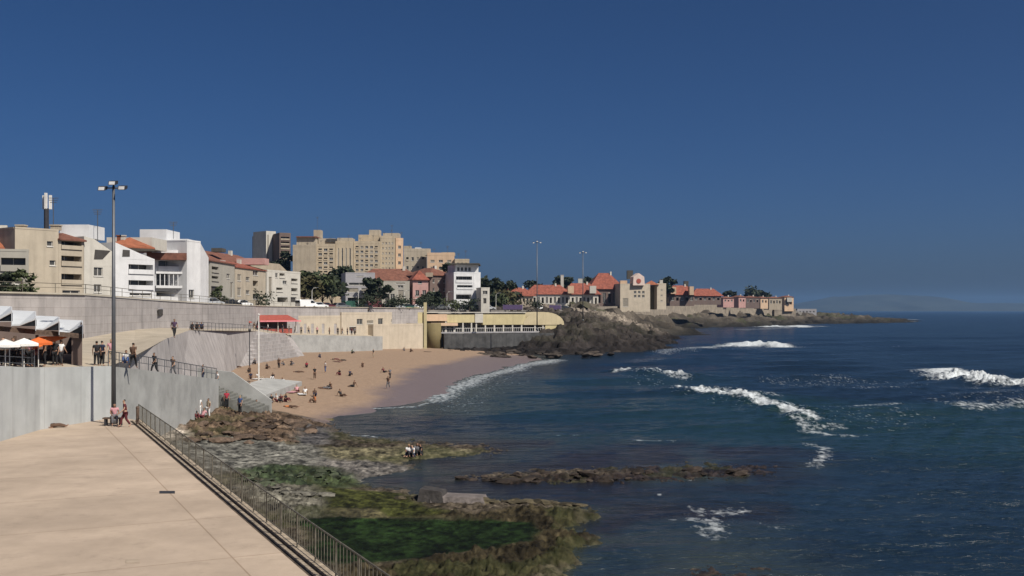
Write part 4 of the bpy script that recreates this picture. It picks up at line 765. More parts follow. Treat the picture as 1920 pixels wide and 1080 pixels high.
q = MB(); fbox(q, fcY, ub(830), ub(1058), zf+.9, zf+1.0, -.1, 0)
for i in range(60): u = ub(830)+(ub(1058)-ub(830))*i/59; fbox(q, fcY, u-.03, u+.03, zf+.01, zf+.9, -.08, -.02)
q.build('railing', M['whitem'], y)
q = MB(); pts = []                                  # shallow barrel dome at the right end
for i in range(15): a = math.pi*i/14; pts.append((1019-38*math.cos(a), 610-24*math.sin(a)**.9))
P_ = [fcY.hit(*p) for p in pts]; q.prism([fcY.p(u, z, .25) for u, z in P_], -fcY.n*8); q.build('dome', plaster('dome_yellow', (.50, .425, .27)), y)
q = MB(); fbox(q, fcY, ub(1022), ub(1050), zf+.003, fcY.hit(1030, 609.8)[1], -4, .1); q.build('end_wall', M['yellow'], y)
q = MB(); x_ = gx(797, 262); q.box(x_-.35, x_+.35, 262.2, 263, .5, zt(568, 262)); q.build('pillar', plaster('pillar_pale', (.50, .44, .26)), y)
q = MB(); c = at(813, 640, 269); q.tube([(c.x, c.y+1, .3), (c.x, c.y+1, zt(607, 269))], 2.0, 20, 1.8); tag(q.build('round_bastion', M['olive'], None, True), 'olive brown rounded wall between the pavilion and the yellow beach club', 'bastion')
wall('club_sea_wall', [Vector((*pp(833, 268), 0)), Vector((*pp(940, 272.5), 0)), Vector((*pp(1062, 282), 0))], [.3]*3, [zf-.4]*3, 1.5, M['seawall'], 'dark grey stained sea wall carrying the yellow beach club', 'wall')
# beach kiosk with red awnings
k = thing('beach_kiosk', 'beach kiosk with a sloping red canvas roof behind the white flagpole', 'kiosk', (gx(515, 205), 205, 6.6))
fk = Face(pp(486, 204), pp(556, 210)); z0k = 6.4
for u in (.1, fk.L/2, fk.L-.1):
    q = MB(); fbox(q, fk, u-.07, u+.07, z0k, z0k+2.6, -.15, 0); q.build('post', M['offw'], k)
q = MB(); fbox(q, fk, 0, fk.L, z0k, z0k+2.7, -3.6, -3.3); q.build('back_wall', M['brown_shade'], k)
q = MB(); q.hexa([fk.p(-.3, z0k+2.35, .6), fk.p(fk.L+.2, z0k+2.35, .6), fk.p(fk.L+.2, z0k+3.5, -3.4), fk.p(2.2, z0k+3.5, -3.4)], [fk.p(-.3, z0k+2.45, .6), fk.p(fk.L+.2, z0k+2.45, .6), fk.p(fk.L+.2, z0k+3.6, -3.4), fk.p(2.2, z0k+3.6, -3.4)]); q.build('awning', M['redc'], k)
q = MB(); fbox(q, fk, -.3, fk.L+.6, z0k+2.3, z0k+2.55, .603, .7); q.build('valance', M['pinkc'], k)
q = MB(); fbox(q, fk, .6, fk.L-.6, z0k, z0k+1.0, -1.2, -.6); q.build('counter', M['redc'], k)
def parasol(px, py, Y, rad, h, m, label, tilt=0, z=None, cat='parasol', n=8):
    c = at(px, py, Y); c.z = c.z if z is None else z; t = thing('parasol', label, cat, c, world=False); t.rotation_euler = (0, tilt, 0)
    q = MB(); q.tube([(0, 0, 0), (0, 0, h)], .03, 6); q.build('pole', M['whitem'], t)
    q = MB(); top = (0, 0, h+.05); rim = [(rad*math.cos(2*math.pi*i/n), rad*math.sin(2*math.pi*i/n), h-rad*.32) for i in range(n)]; low = [(p[0], p[1], p[2]-.14) for p in rim]
    for i in range(n): j = (i+1) % n; q.poly([top, rim[i], rim[j]]); q.quad(rim[i], low[i], low[j], rim[j]); q.poly([(0, 0, h-.02), (rim[j][0]*.98, rim[j][1]*.98, rim[j][2]-.03), (rim[i][0]*.98, rim[i][1]*.98, rim[i][2]-.03)])
    q.build('canopy', m, t); return t
for i, px in enumerate((431, 447, 461)): parasol(px, 620, 196, 1.15, 2.2, M['redc'], ['leftmost red parasol on the terrace left of the kiosk', 'middle red parasol on the terrace left of the kiosk', 'red parasol nearest the dark post on the terrace'][i], z=6.95)
parasol(305, 0, 86, .9, 1.5, M['pinkc'], 'pink beach parasol leaning beyond the far end of the promenade', R(62), z=1.85)
# restaurant with sawtooth roof on the terrace
rs = thing('restaurant', 'terrace restaurant with white sawtooth roof and dark open front', 'restaurant', (-33, 70, 7.6))
for x0, x1, Y, yl, yh, yb_, dY in ((-24, 21, 61.5, 603, 587, 576, 8), (21, 66, 64, 612, 600, 585, 8), (66, 110, 66.5, 620, 605, 595, 8), (110, 154, 69, 627, 612, 602, 8)):
    V = lambda px, py, y_: Vector((gx(px, y_), y_, gz(py, y_)))
    p0, p1, p2 = V(x0+.4, yl, Y), V(x0+15, yl, Y), V(x1-.4, yh, Y); p3, p4 = V(x1-.4, yb_+2, Y+dY), V(x0+.4, yb_, Y+dY); up_ = Vector((0, 0, .09))
    q = MB(); q.add([p0, p1, p2, p3, p4, p0+up_, p1+up_, p2+up_, p3+up_, p4+up_], ((5, 6, 9), (6, 7, 8), (6, 8, 9), (0, 4, 1), (1, 3, 2), (1, 4, 3), (0, 1, 6, 5), (1, 2, 7, 6), (2, 3, 8, 7), (3, 4, 9, 8), (4, 0, 5, 9))); q.build('roof_bay', M['roofw'], rs)
    q = MB(); dn = Vector((0, .15, -.01)); lowz = Vector((p2.x, p2.y, p1.z)); q.prism([p1+dn, lowz+dn, p2+dn], (0, .06, 0)); q.build('gable_dark', M['carglass'], rs)  # dark sheet stands in for the shade inside the open gable
    q = MB(); q.prism([Vector((p2.x+.02, p2.y, p0.z-.3)), p2+Vector((.02, 0, .08)), p3+Vector((.02, 0, .08)), Vector((p3.x+.02, p3.y, p0.z-.3))], (.05, 0, 0)); q.build('roof_side', M['roofw'], rs)
q = MB(); L0 = Vector((gx(-30, 61.8), 61.8, 9.85)); L1 = Vector((gx(154, 69.2), 69.2, 9.15)); dd = Vector((0, .3, 0))
q.hexa([L0, L1, L1+dd, L0+dd], [p+Vector((0, 0, .28)) for p in (L0, L1, L1+dd, L0+dd)]); q.build('beam', M['wood'], rs)
q = MB(); bx0 = Vector((gx(-60, 74), 72, 7.4)); bx1 = Vector((gx(146, 80), 80, 7.4)); q.hexa([bx0, bx1, bx1+dd, bx0+dd], [p+Vector((0, 0, 2.75)) for p in (bx0, bx1, bx1+dd, bx0+dd)]); q.build('back_wall', M['brown_shade'], rs)
q = MB(); s0 = Vector((gx(133, 69.3), 69.4, 7.25)); s1 = Vector((gx(153, 69.3), 69.4, 7.25)); s2 = Vector((gx(147, 80), 80.2, 7.25)); s3 = s2+Vector((-.5, 0, 0)); q.hexa([s0, s1, s2, s3], [s0+Vector((0, 0, 2.2)), s1+Vector((0, 0, 2.9)), s2+Vector((0, 0, 2.9)), s3+Vector((0, 0, 2.2))]); q.build('side_wall', M['brown_shade'], rs)  # side wall's shade is put into its brown colour
for px, Y in ((21, 63), (63, 65.6), (109, 68)):
    q = MB(); x_ = gx(px, Y); q.box(x_-.07, x_+.07, Y+.4, Y+.54, 7.4, 9.45); q.build('post', M['wood'], rs)
q = MB(); c0 = Vector((gx(-20, 67), 67, 7.4)); c1 = Vector((gx(90, 71), 72, 7.3)); q.hexa([c0, c1, c1+Vector((0, .6, 0)), c0+Vector((0, .6, 0))], [p+Vector((0, 0, 1.05)) for p in (c0, c1, c1+Vector((0, .6, 0)), c0+Vector((0, .6, 0)))]); q.build('counter', M['brown_shade'], rs)
q = MB(); o0 = Vector((gx(66, 66), 66.2, 9.28)); o1 = Vector((gx(138, 69), 68.6, 9.3)); q.hexa([o0+Vector((.4, -1.5, -.75)), o1+Vector((-.6, -1.5, -.35)), o1, o0], [o0+Vector((.4, -1.5, -.70)), o1+Vector((-.6, -1.5, -.30)), o1+Vector((0, 0, .05)), o0+Vector((0, 0, .05))])
tag(q.build('awning', M['orange']), 'bright orange canvas awning under the restaurant roof', 'awning')
for i, (px, Y, m_) in enumerate(((10, 60.5, 'canvas'), (45, 62.5, 'canvas'), (72, 64.6, 'orange'))):
    parasol(px, 0, Y, .85, 1.75, M[m_], ['white parasol at the far left of the restaurant terrace', 'cream parasol in the middle of the restaurant terrace', 'orange parasol in front of the orange awning'][i], z=7.55)

# ------------------------------------------------------------------ masts, poles, street things
def mast(x, y, z0, h, label, n=3, hw=.62):
    t = thing('light_mast', label, 'light mast', (x, y, z0)); q = MB(); q.tube([(x, y, z0), (x, y, z0+h)], .15, 12, .08); q.tube([(x, y, z0), (x, y, z0+.5)], .22, 12); q.build('pole', M['metal'], t, True)
    q = MB(); q.tube([(x-hw*.85, y, z0+h-.12), (x+hw*.85, y, z0+h-.12)], .045, 6); q.tube([(x, y, z0+h-.1), (x, y, z0+h+.28)], .05, 6); q.build('crossbar', M['metal'], t)
    for dx, dz in ((-hw, -.12), (.03, .22), (hw, -.08))[:n]:
        q = MB(); a = .42; c = Vector((x+dx, y-.1, z0+h+dz))
        q.hexa([c+Vector(v) for v in ((-.22, -.3, -.2), (.22, -.3, -.2), (.2, .22, -.06), (-.2, .22, -.06))], [c+Vector(v) for v in ((-.22, -.22, .06), (.22, -.22, .06), (.2, .25, .14), (-.2, .25, .14))])
        fl = q.build('floodlight', M['dark'], t); q = MB(); q.quad(*[c+Vector(v) for v in ((-.18, -.302, -.17), (.18, -.302, -.17), (.18, -.235, .03), (-.18, -.235, .03))]); q.build('lens', M['lamp'], fl)
    return t
mx_, my_ = onz(213, 796, PZ); mast(mx_, my_, PZ, (796-350)/F*my_, 'tall grey floodlight mast standing on the promenade')
Y = 262; mast(gx(1007, Y), Y, 6, zt(455, Y)-6, 'left of the two floodlight masts behind the yellow beach club', hw=.85)
Y = 285; mast(gx(1093, Y), Y, 8, zt(474, Y)-8, 'right of the two floodlight masts above the dark headland', hw=.8)
x_, y_ = gx(485, 134), 134; z_ = gz(716, 134); q = MB(); t = thing('flagpole', 'slim white flagpole standing in the sand before the kiosk', 'flagpole', (x_, y_, z_)); q.tube([(x_, y_, z_-.5), (x_, y_, gz(592, 134))], .11, 8, .07); q.build('pole', M['whitem'], t); q = MB(); q.ball((x_, y_, gz(591, 134)), .14); q.build('finial', M['whitem'], t)
x_, y_ = gx(468, 158), 158; q = MB(); t = thing('lamp_post', 'thin dark lamp post left of the white flagpole', 'lamp post', (x_, y_, 2)); q.tube([(x_, y_, 1.8), (x_, y_, gz(622, 158))], .09, 8, .06); q.build('pole', M['dark'], t); q = MB(); q.ball((x_, y_, gz(620, 158)), .22); q.build('lamp', M['dark'], t)
# cell mast on the roofs
c = at(87, 433, 135); t = thing('antenna_mast', 'dark mobile antenna mast with white panels on the roof at left', 'antenna', c); q = MB(); q.tube([c, (c.x, c.y, gz(392, 135))], .32, 8); q.build('pole', M['dark'], t)
for dx in (-.45, .0, .4):
    q = MB(); q.box(c.x+dx-.14, c.x+dx+.14, c.y-.3+abs(dx), c.y+abs(dx), gz(393, 135), gz(363+abs(dx)*9, 135)); q.build('panel', M['whitem'], t)
# signs / doors on the street wall
def on_wall(name, label, cat, px0, py0, px1, py1, Y, m, th=.12, frame=None):
    fcw = Face(pp(296, 127.2), pp(345, 146)); P0 = fcw.hit(px0, py0); P1 = fcw.hit(px1, py1); q = MB(); t = thing(name, label, cat, fcw.p(P0[0], P1[1]))
    fbox(q, fcw, P0[0], P1[0], P1[1], P0[1], .0, th); q.build('panel', m, t)
    if frame: q = MB(); fbox(q, fcw, P0[0]-.1, P1[0]+.1, P0[1]+.003, P0[1]+.15, .0, th+.05); q.build('lintel', frame, t)
on_wall('notice_board', 'tall blank white board against the mauve street wall', 'notice board', 333, 586, 341, 619, 140, M['white'], .15, M['offw'])
on_wall('wall_vent', 'small dark square opening high in the mauve street wall', 'vent', 297, 581, 304, 592, 130, M['dframe'], .1, M['grey'])
# low bench on the promenade with the wooden post
bx, by = onz(214, 799, PZ); t = thing('bench', 'dark low bench beside the light mast on the promenade', 'bench', (bx, by, PZ))
q = MB(); q.box(bx-.65, bx+.55, by-.2, by+.2, PZ+.42, PZ+.50); q.build('seat', M['wood'], t)
for dx in (-.5, .4): q = MB(); q.box(bx+dx-.05, bx+dx+.05, by-.18, by+.18, PZ, PZ+.417); q.build('leg', M['dark'], t)
px_, py_ = onz(258, 798, PZ); q = MB(); q.tube([(px_, py_, PZ), (px_, py_, PZ+1.05)], .10, 8); q.ball((px_, py_, PZ+1.06), .12, 8, 6); tag(q.build('bollard', M['wood']), 'brown wooden post at the far corner of the promenade', 'post')
bx_, by_ = onz(195, 790, PZ)
# cars
def car_proto(kind):
    t = thing('parked_car', '', 'car', (0, 0, 0), world=False); L_, Wd = (4.2, 1.74) if kind != 'van' else (4.9, 1.95)
    prof = {'hatch': [(-2.1, .3), (-2.08, .75), (-1.95, 1.0), (-1.6, 1.42), (-.2, 1.47), (.35, 1.38), (1.0, .95), (1.9, .8), (2.1, .6), (2.1, .3)],
            'saloon': [(-2.1, .3), (-2.12, .85), (-1.5, .95), (-1.0, 1.36), (.1, 1.42), (.9, .95), (1.95, .82), (2.12, .6), (2.12, .3)],
            'van': [(-2.45, .35), (-2.45, 1.8), (-2.3, 1.95), (1.2, 1.95), (1.75, 1.2), (2.35, 1.0), (2.45, .7), (2.45, .35)]}[kind]
    q = MB(); secs = [(-Wd/2+.02, .95), (-Wd/2+.12, 1.0), (Wd/2-.12, 1.0), (Wd/2-.02, .95)]; n = len(prof); vs = []
    for yy, s in secs:
        for x, z in prof: vs.append((x*s if z < 1 else x*s, yy*(1 if z < 1.0 else .84), z if s == 1 else .3+(z-.3)*.97))
    fs = [tuple(range(n-1, -1, -1)), tuple(3*n+i for i in range(n))]
    for k_ in range(3):
        for i in range(n): fs.append((k_*n+i, k_*n+(i+1) % n, (k_+1)*n+(i+1) % n, (k_+1)*n+i))
    q.add(vs, fs); body = q.build('body', None, t, False); body.data.materials.append(M['white'])
    ws = {'hatch': [(-1.45, .98), (-1.3, 1.36), (-.2, 1.41), (.25, 1.33), (.8, .98)], 'saloon': [(-1.3, .98), (-.9, 1.31), (.05, 1.36), (.72, .98)], 'van': [(.5, 1.2), (.5, 1.75), (1.15, 1.75), (1.6, 1.2)]}[kind]
    for s in (-1, 1):
        q = MB(); q.prism([(x, s*(Wd/2-.035)*(1 if z < 1.1 else .85), z) for x, z in ws], (0, s*.03, 0)); q.build('side_window', M['carglass'], t)
    xr = {'hatch': ((1.0, .98), (.38, 1.38)), 'saloon': ((.93, .98), (.13, 1.41)), 'van': ((1.74, 1.24), (1.25, 1.9))}[kind]
    q = MB(); (xa, za), (xb, zb) = xr; w0, w1 = Wd/2-.18, (Wd/2-.15)*.84; q.prism([(xa+.03, -w0, za), (xa+.03, w0, za), (xb+.03, w1, zb-.05), (xb+.03, -w1, zb-.05)], (.02, 0, .03)); q.build('windscreen', M['carglass'], t)
    xr = {'hatch': ((-1.97, 1.0), (-1.64, 1.38)), 'saloon': ((-1.47, .97), (-1.05, 1.32)), 'van': ((-2.46, 1.15), (-2.46, 1.75))}[kind]
    q = MB(); (xa, za), (xb, zb) = xr; q.prism([(xa-.03, -w0, za), (xa-.03, w0, za), (xb-.03, w1, zb), (xb-.03, -w1, zb)], (-.02, 0, .02)); q.build('rear_window', M['carglass'], t)
    for x in (-1.3, 1.3):
        for s in (-1, 1):
            q = MB(); yy = s*(Wd/2-.08); q.tube([(x, yy-.1, .32), (x, yy+.1, .32)], .32, 14); w = q.build('wheel', M['tyre'], t); q = MB(); q.tube([(x, yy+s*.095, .32), (x, yy+s*.115, .32)], .19, 10); q.build('rim', M['metal'], w)
    ex = prof[-2][0]
    for s in (-1, 1):
        q = MB(); q.box(ex-.1, ex+.02, s*Wd*.33-.16, s*Wd*.33+.16, .6, .74); q.build('headlight', M['lamp'], t); q = MB(); q.box(-ex-.02, -ex+.1, s*Wd*.36-.12, s*Wd*.36+.12, .68, .82); q.build('tail_light', M['redc'], t)
    return t
PAINT = {n: mat('car_'+n, c, rough=.3, var=.03, spec=.5) for n, c in dict(white=(.7, .7, .69), silver=(.36, .37, .38), black=(.02, .02, .022), grey=(.12, .125, .13), red=(.28, .03, .03), navy=(.03, .04, .09), green=(.03, .08, .06), maroon=(.10, .03, .035)).items()}
PROTO = {}
def car(kind, paint, px, Y, rot, where):
    if kind not in PROTO: t = car_proto(kind); PROTO[kind] = t
    else:
        src = PROTO[kind]; t = src.copy(); COL.objects.link(t)
        for ch in src.children:
            c_ = ch.copy(); COL.objects.link(c_); c_.parent = t
            for g in ch.children: d = g.copy(); COL.objects.link(d); d.parent = c_
    for ch in t.children:
        if ch.name.startswith('body'): ch.material_slots[0].link = 'OBJECT'; ch.material_slots[0].material = PAINT[paint]
    z = np.interp(px, [c[0] for c in COAST], [c[2] for c in COAST])
    t.location = (gx(px, Y), Y, z+.04); t.rotation_euler = (0, 0, R(rot)); t['label'] = '%s %s parked %s' % (paint, {'hatch': 'hatchback car', 'saloon': 'saloon car', 'van': 'van'}[kind], where); t['category'] = 'car'; t['group'] = 'cars parked along the street'
CARS = [('hatch','silver',398,176,62,'below the grey beige house with small balconies'),('saloon','black',432,190,62,'left of the vine covered stair window house'),('hatch','white',455,201,60,'in front of the beige grey townhouse'),('van','white',575,232,50,'in front of the dark trees'),('saloon','maroon',612,240,48,'under the dark trees'),('hatch','white',598,236,48,'just left of the maroon car under the trees'),('hatch','grey',640,246,46,'left of the grey house front'),('van','green',660,252,46,'in front of the grey house front'),('saloon','black',682,256,46,'in front of the grey house front'),('van','maroon',703,262,44,'between the grey house and the pale grey house'),('hatch','navy',722,266,44,'in front of the pale grey house'),('saloon','silver',744,270,42,'before the white framed windows'),('hatch','green',765,276,40,'near the pale yellow hut'),('saloon','white',783,280,38,'in front of the small pink house'),('hatch','black',806,284,36,'in front of the shaded brown house'),('saloon','grey',828,288,34,'at the corner of the shaded brown house'),('van','silver',852,292,32,'at the left corner of the white modern building'),('hatch','black',872,291,30,'in front of the white modern building'),('saloon','navy',893,296,28,'at the right corner of the white modern building'),('hatch','silver',915,306,26,'in front of the small white house'),('saloon','white',1015,352,20,'behind the domed end of the beach club'),('hatch','black',1062,372,16,'above the start of the dark headland')]
for c_ in CARS: car(*c_)
# purple banners along the street by the hotel
for i, (x0, x1) in enumerate(((943, 980), (1030, 1052))):
    Y = 318+i*24; t = thing('banner', ['long purple banner fence left of the floodlight mast', 'short purple banner fence right of the floodlight mast'][i], 'banner', (gx(x0, Y), Y, 10.9)); q = MB(); q.box(gx(x0, Y), gx(x1, Y), Y, Y+.06, 11.1, 12.5); q.build('cloth', M['purple'], t)
    for k in range(4): q = MB(); xx = gx(x0+(x1-x0)*k/3, Y+.12); q.tube([(xx, Y+.12, 10.6), (xx, Y+.12, 12.7)], .05, 6); q.build('post', M['whitem'], t)

# ------------------------------------------------------------------ trees
def tree(px, Y, z0, h, w, m, label, name='tree', trunk=.3, leaf=.42, n=900, seed=1, group='trees and bushes of the town'):
    rnd = random.Random(seed); x, y = gx(px, Y), Y; t = thing(name, label, 'tree' if name != 'bush' else 'bush', (x, y, z0)); q = MB(); th = h*trunk
    q.tube([(x, y, z0-.3), (x+.1, y, z0+th*.6), (x, y, z0+h*.7)], max(.12, w*.045), 7, .05); cl = []
    for i in range(9):
        a = rnd.random()*6.28; rr = w*(.22+.26*rnd.random()); zz = z0+th+(h-th)*(.2+.7*rnd.random()); e = (x+math.cos(a)*rr, y+math.sin(a)*rr, zz); cl.append((e, w*(.16+.12*rnd.random())))
        if trunk > .05: q.tube([(x, y, z0+th*(.7+.3*rnd.random())), ((x+e[0])/2, (y+e[1])/2, (z0+th+zz)/2+.2), e], .07, 5, .02)
    cl.append(((x, y, z0+h-w*.16), w*.2)); q.build('trunk', M['bark'], t); q = MB()
    for i in range(n):
        (cx, cy, cz), r_ = cl[rnd.randrange(len(cl))]; v = Vector((rnd.gauss(0, 1), rnd.gauss(0, 1), rnd.gauss(0, 1))).normalized()*r_*rnd.random()**.45; p = Vector((cx, cy, cz))+Vector((v.x*1.25, v.y*1.25, v.z*.9))
        if p.z < z0+.1: p.z = z0+.1+rnd.random()*.3
        a = Vector((rnd.gauss(0, 1), rnd.gauss(0, 1), rnd.gauss(0, .6))).normalized(); b = a.cross(Vector((rnd.gauss(0, 1), rnd.gauss(0, 1), rnd.gauss(0, 1)))).normalized(); s = leaf*(.6+.8*rnd.random())
        q.add([p-a*s, p+b*s*.55, p+a*s, p-b*s*.55], ((0, 1, 2, 3),))
    q.build('crown', m, t); t['group'] = group; return t
TR = [(568,246,11.2,7.5,7,'leafo','olive brown tree at the left end of the dark grove'),(585,250,11.2,8,8,'leaf','green tree second from the left in the dark grove'),(604,256,11.2,8,9,'leafd','dark broad tree in the middle of the grove'),(622,262,11.2,7,8,'leaf','lower green tree at the right of the grove'),(642,300,11.3,12,7,'leafd','tall dark tree against the grey house front'),(708,284,11.3,8,6,'leafd','dark tree between the grey house and the pale grey house'),(808,289,11.2,4.6,5,'leafd','small dark tree before the shaded brown house'),(838,345,12,14,8,'leafd','dark tree rising behind the shaded brown house'),(912,330,11.3,9,7,'leafd','dark tree right behind the white modern building'),(947,372,11,10,11,'leafd','dark round tree left of the hotel roofs'),(935,360,11,6,9,'leafo','olive autumn tree in front of the first red roof'),(925,352,11,5,8,'leaf','green bush like tree between the small white house and the hotel'),(998,520,12,13,8,'leafd','dark tree top behind the first red roof'),(1047,560,13,15.5,8,'leafd','dark tree top left of the hotel chimney'),(1062,560,13,15,7,'leafd','dark tree top right of the hotel chimney'),(1103,575,13,15.5,9,'leafd','dark tree top left of the tallest red roof'),(1252,590,15,14,7,'leafd','dark tree beside the cream hotel tower'),(1368,800,13,12,8,'leafd','small dark tree on the far point behind the mauve house'),(1405,900,13,16,18,'leafd','wide dark tree crown behind the far villas'),(1428,910,13,14,14,'leafd','dark tree behind the peach villa'),(534,408,16,17,7,'leafd','tall dark cypress like tree before the shaded tower block'),(506,400,16,13,6,'leafd','dark tree in front of the striped tower')]
for i, (px, Y, z0, h, w, m_, lab) in enumerate(TR): tree(px, Y, z0, h, w, M[m_], lab, trunk=.25, leaf=.35+Y*.0012, n=850, seed=i+3)
BU = [(735,262,'leafd','dark clipped hedge bush before the white framed windows'),(752,266,'leafd','dark hedge bush left of the yellow hut'),(800,274,'leafd','dark hedge bush behind the pale pillar'),(845,286,'leaf','green hedge bush left of the white modern building'),(880,286,'leafd','dark hedge bush in front of the white modern building'),(690,250,'leafd','dark hedge bush below the grey house front'),(965,330,'leafo','olive bush left of the first floodlight mast'),(1002,335,'leafd','dark bush at the foot of the first floodlight mast'),(412,184,'leaf','green shrub at the foot of the grey beige house'),(10,110,'leafd','dark green shrub before the low wing'),(40,110.5,'leaf','green shrub in front of the small window of the low wing'),(484,217,'leafd','dark climbing shrub on the beige grey townhouse')]
for i, (px, Y, m_, lab) in enumerate(BU): tree(px, Y, float(np.interp(px, [c[0] for c in COAST], [c[2] for c in COAST])), 2.6+(i % 3)*.5, 5.5 if Y > 200 else 2.6, M[m_], lab, 'bush', trunk=.02, leaf=.3, n=380, seed=90+i)

# ------------------------------------------------------------------ people
def skin_mesh(name, chains, sub=1):
    """chains: list of lists of (x, y, z, r); equal points are shared joints"""
    V = []; E = []; Rr = []; key = {}
    for ch in chains:
        last = None
        for x, y, z, r in ch:
            k_ = (round(x, 4), round(y, 4), round(z, 4))
            if k_ not in key: key[k_] = len(V); V.append((x, y, z)); Rr.append(r)
            i = key[k_]
            if last is not None and last != i: E.append((last, i))
            last = i
    me = bpy.data.meshes.new(name); me.from_pydata(V, E, []); o = bpy.data.objects.new(name, me); COL.objects.link(o)
    sk = o.modifiers.new('skin', 'SKIN'); sk.use_smooth_shade = True; sl_ = me.skin_vertices[0].data
    for i, r in enumerate(Rr): sl_[i].radius = (r, r)
    sl_[0].use_root = True
    ss = o.modifiers.new('sub', 'SUBSURF'); ss.levels = ss.render_levels = sub
    bpy.context.view_layer.update(); dg = bpy.context.evaluated_depsgraph_get(); m2 = bpy.data.meshes.new_from_object(o.evaluated_get(dg)); m2.name = name
    bpy.data.objects.remove(o); bpy.data.meshes.remove(me); return m2
def lerp(a, b, f): return tuple(a[i]+(b[i]-a[i])*f for i in range(3))
POSES = {}
def pose(name):
    if name in POSES: return POSES[name]
    # joints: pelvis, chest, neck, head, shoulder/elbow/hand L,R, hip/knee/ankle/toe L,R ; figure faces -Y
    if name == 'stand':
        J = dict(pel=(0,0,.92), wai=(0,0,1.08), che=(0,-.01,1.28), nec=(0,0,1.46), hea=(0,-.02,1.60), sh=.185, el=[(-.25,.02,1.12),(.25,.0,1.12)], ha=[(-.26,-.06,.86),(.25,-.12,.88)], hi=.095, kn=[(-.10,-.02,.50),(.11,-.03,.50)], an=[(-.11,.02,.08),(.13,.01,.08)], to=[(-.13,-.15,.04),(.17,-.15,.04)])
    elif name == 'walk':
        J = dict(pel=(0,0,.90), wai=(0,-.02,1.06), che=(0,-.04,1.26), nec=(0,-.05,1.44), hea=(0,-.08,1.58), sh=.185, el=[(-.24,.14,1.12),(.24,-.12,1.12)], ha=[(-.24,.06,.88),(.22,-.30,.96)], hi=.095, kn=[(-.10,-.20,.52),(.10,.04,.48)], an=[(-.10,-.28,.10),(.10,.30,.14)], to=[(-.11,-.44,.06),(.10,.18,.03)])
    elif name == 'sit':      # on the ground, knees drawn up
        J = dict(pel=(0,0,.12), wai=(0,.05,.27), che=(0,.03,.48), nec=(0,-.03,.66), hea=(0,-.09,.79), sh=.185, el=[(-.26,-.12,.36),(.26,-.10,.36)], ha=[(-.12,-.34,.36),(.14,-.33,.34)], hi=.10, kn=[(-.14,-.42,.44),(.16,-.40,.43)], an=[(-.12,-.62,.07),(.15,-.62,.07)], to=[(-.13,-.78,.04),(.18,-.78,.04)])
    elif name == 'lean':     # sitting with legs stretched, leaning back on the arms
        J = dict(pel=(0,0,.12), wai=(0,.10,.26), che=(0,.20,.45), nec=(0,.25,.62), hea=(0,.24,.76), sh=.185, el=[(-.27,.36,.28),(.27,.36,.28)], ha=[(-.28,.46,.05),(.28,.46,.05)], hi=.10, kn=[(-.12,-.42,.18),(.13,-.42,.26)], an=[(-.12,-.82,.07),(.14,-.76,.07)], to=[(-.14,-.88,.2),(.17,-.82,.2)])
    elif name == 'lie':
        J = dict(pel=(0,0,.13), wai=(0,.17,.13), che=(0,.38,.14), nec=(0,.56,.15), hea=(0,.70,.17), sh=.185, el=[(-.32,.28,.10),(.32,.30,.10)], ha=[(-.30,.02,.06),(.34,.04,.06)], hi=.10, kn=[(-.12,-.44,.14),(.13,-.43,.20)], an=[(-.13,-.86,.08),(.15,-.84,.08)], to=[(-.17,-.92,.18),(.20,-.92,.18)])
    else:                    # 'seat': on a bench or chair, seat height .47
        J = dict(pel=(0,0,.57), wai=(0,.02,.73), che=(0,-.01,.93), nec=(0,-.04,1.11), hea=(0,-.08,1.25), sh=.185, el=[(-.25,-.06,.78),(.25,-.06,.78)], ha=[(-.14,-.30,.66),(.15,-.31,.66)], hi=.10, kn=[(-.13,-.44,.54),(.14,-.43,.54)], an=[(-.12,-.42,.09),(.15,-.38,.09)], to=[(-.13,-.58,.04),(.18,-.55,.04)])
    def q(p, r): return (*p, r)
    fl = name == 'lie'; S_ = [(s*J['sh'], J['nec'][1]-(.06 if fl else 0)+.01, J['nec'][2]-(.0 if fl else .06)) for s in (-1, 1)]; Hh = [(s*J['hi'], J['pel'][1], J['pel'][2]-(0 if name in ('sit', 'lean', 'lie', 'seat') else .05)) for s in (-1, 1)]
    head = Vector(J['hea']); up = (head-Vector(J['nec'])).normalized(); fwd = Vector((0, -1, 0)) if not fl else Vector((0, 0, 1)); fwd = (fwd-up*fwd.dot(up)).normalized(); sd = fwd.cross(up)
    hc = lambda u, f, r, s=0: (*(head+up*u+fwd*f+sd*s), r)
    body = [[q(J['pel'], .115), q(J['wai'], .105), q(J['che'], .125), q(J['nec'], .055), hc(-.035, .02, .07), hc(.04, .0, .088), hc(.09, -.01, .062)], [hc(-.035, .02, .07), hc(-.02, .095, .02)]]
    for s in (-1, 1): body.append([hc(.04, 0, .088), hc(.01, -.0, .018, s*.09)])
    for i, s in enumerate((-1, 1)):
        body.append([q(J['che'], .125), q(S_[i], .058), q(lerp(S_[i], J['el'][i], .5), .048), q(J['el'][i], .038), q(lerp(J['el'][i], J['ha'][i], .5), .034), q(J['ha'][i], .024)])
        d = (Vector(J['ha'][i])-Vector(J['el'][i])).normalized(); sd2 = d.cross(Vector((1, 0, 0))).normalized(); hnd = Vector(J['ha'][i]); palm = hnd+d*.07; body.append([q(J['ha'][i], .024), q(tuple(palm), .026)])
        for k_, (off, ln) in enumerate(((-.03, .065), (-.01, .08), (.012, .075), (.032, .055))):
            b0 = palm+sd2*off*.8+d*.03; tip = b0+d*ln*.9+Vector((-s*.012, 0, 0)); body.append([q(tuple(palm), .026), q(tuple(b0), .010), q(tuple(tip), .008)])
        th = hnd+d*.025+sd2*-.04; body.append([q(J['ha'][i], .024), q(tuple(th), .011), q(tuple(th+d*.04-sd2*.01), .009)])
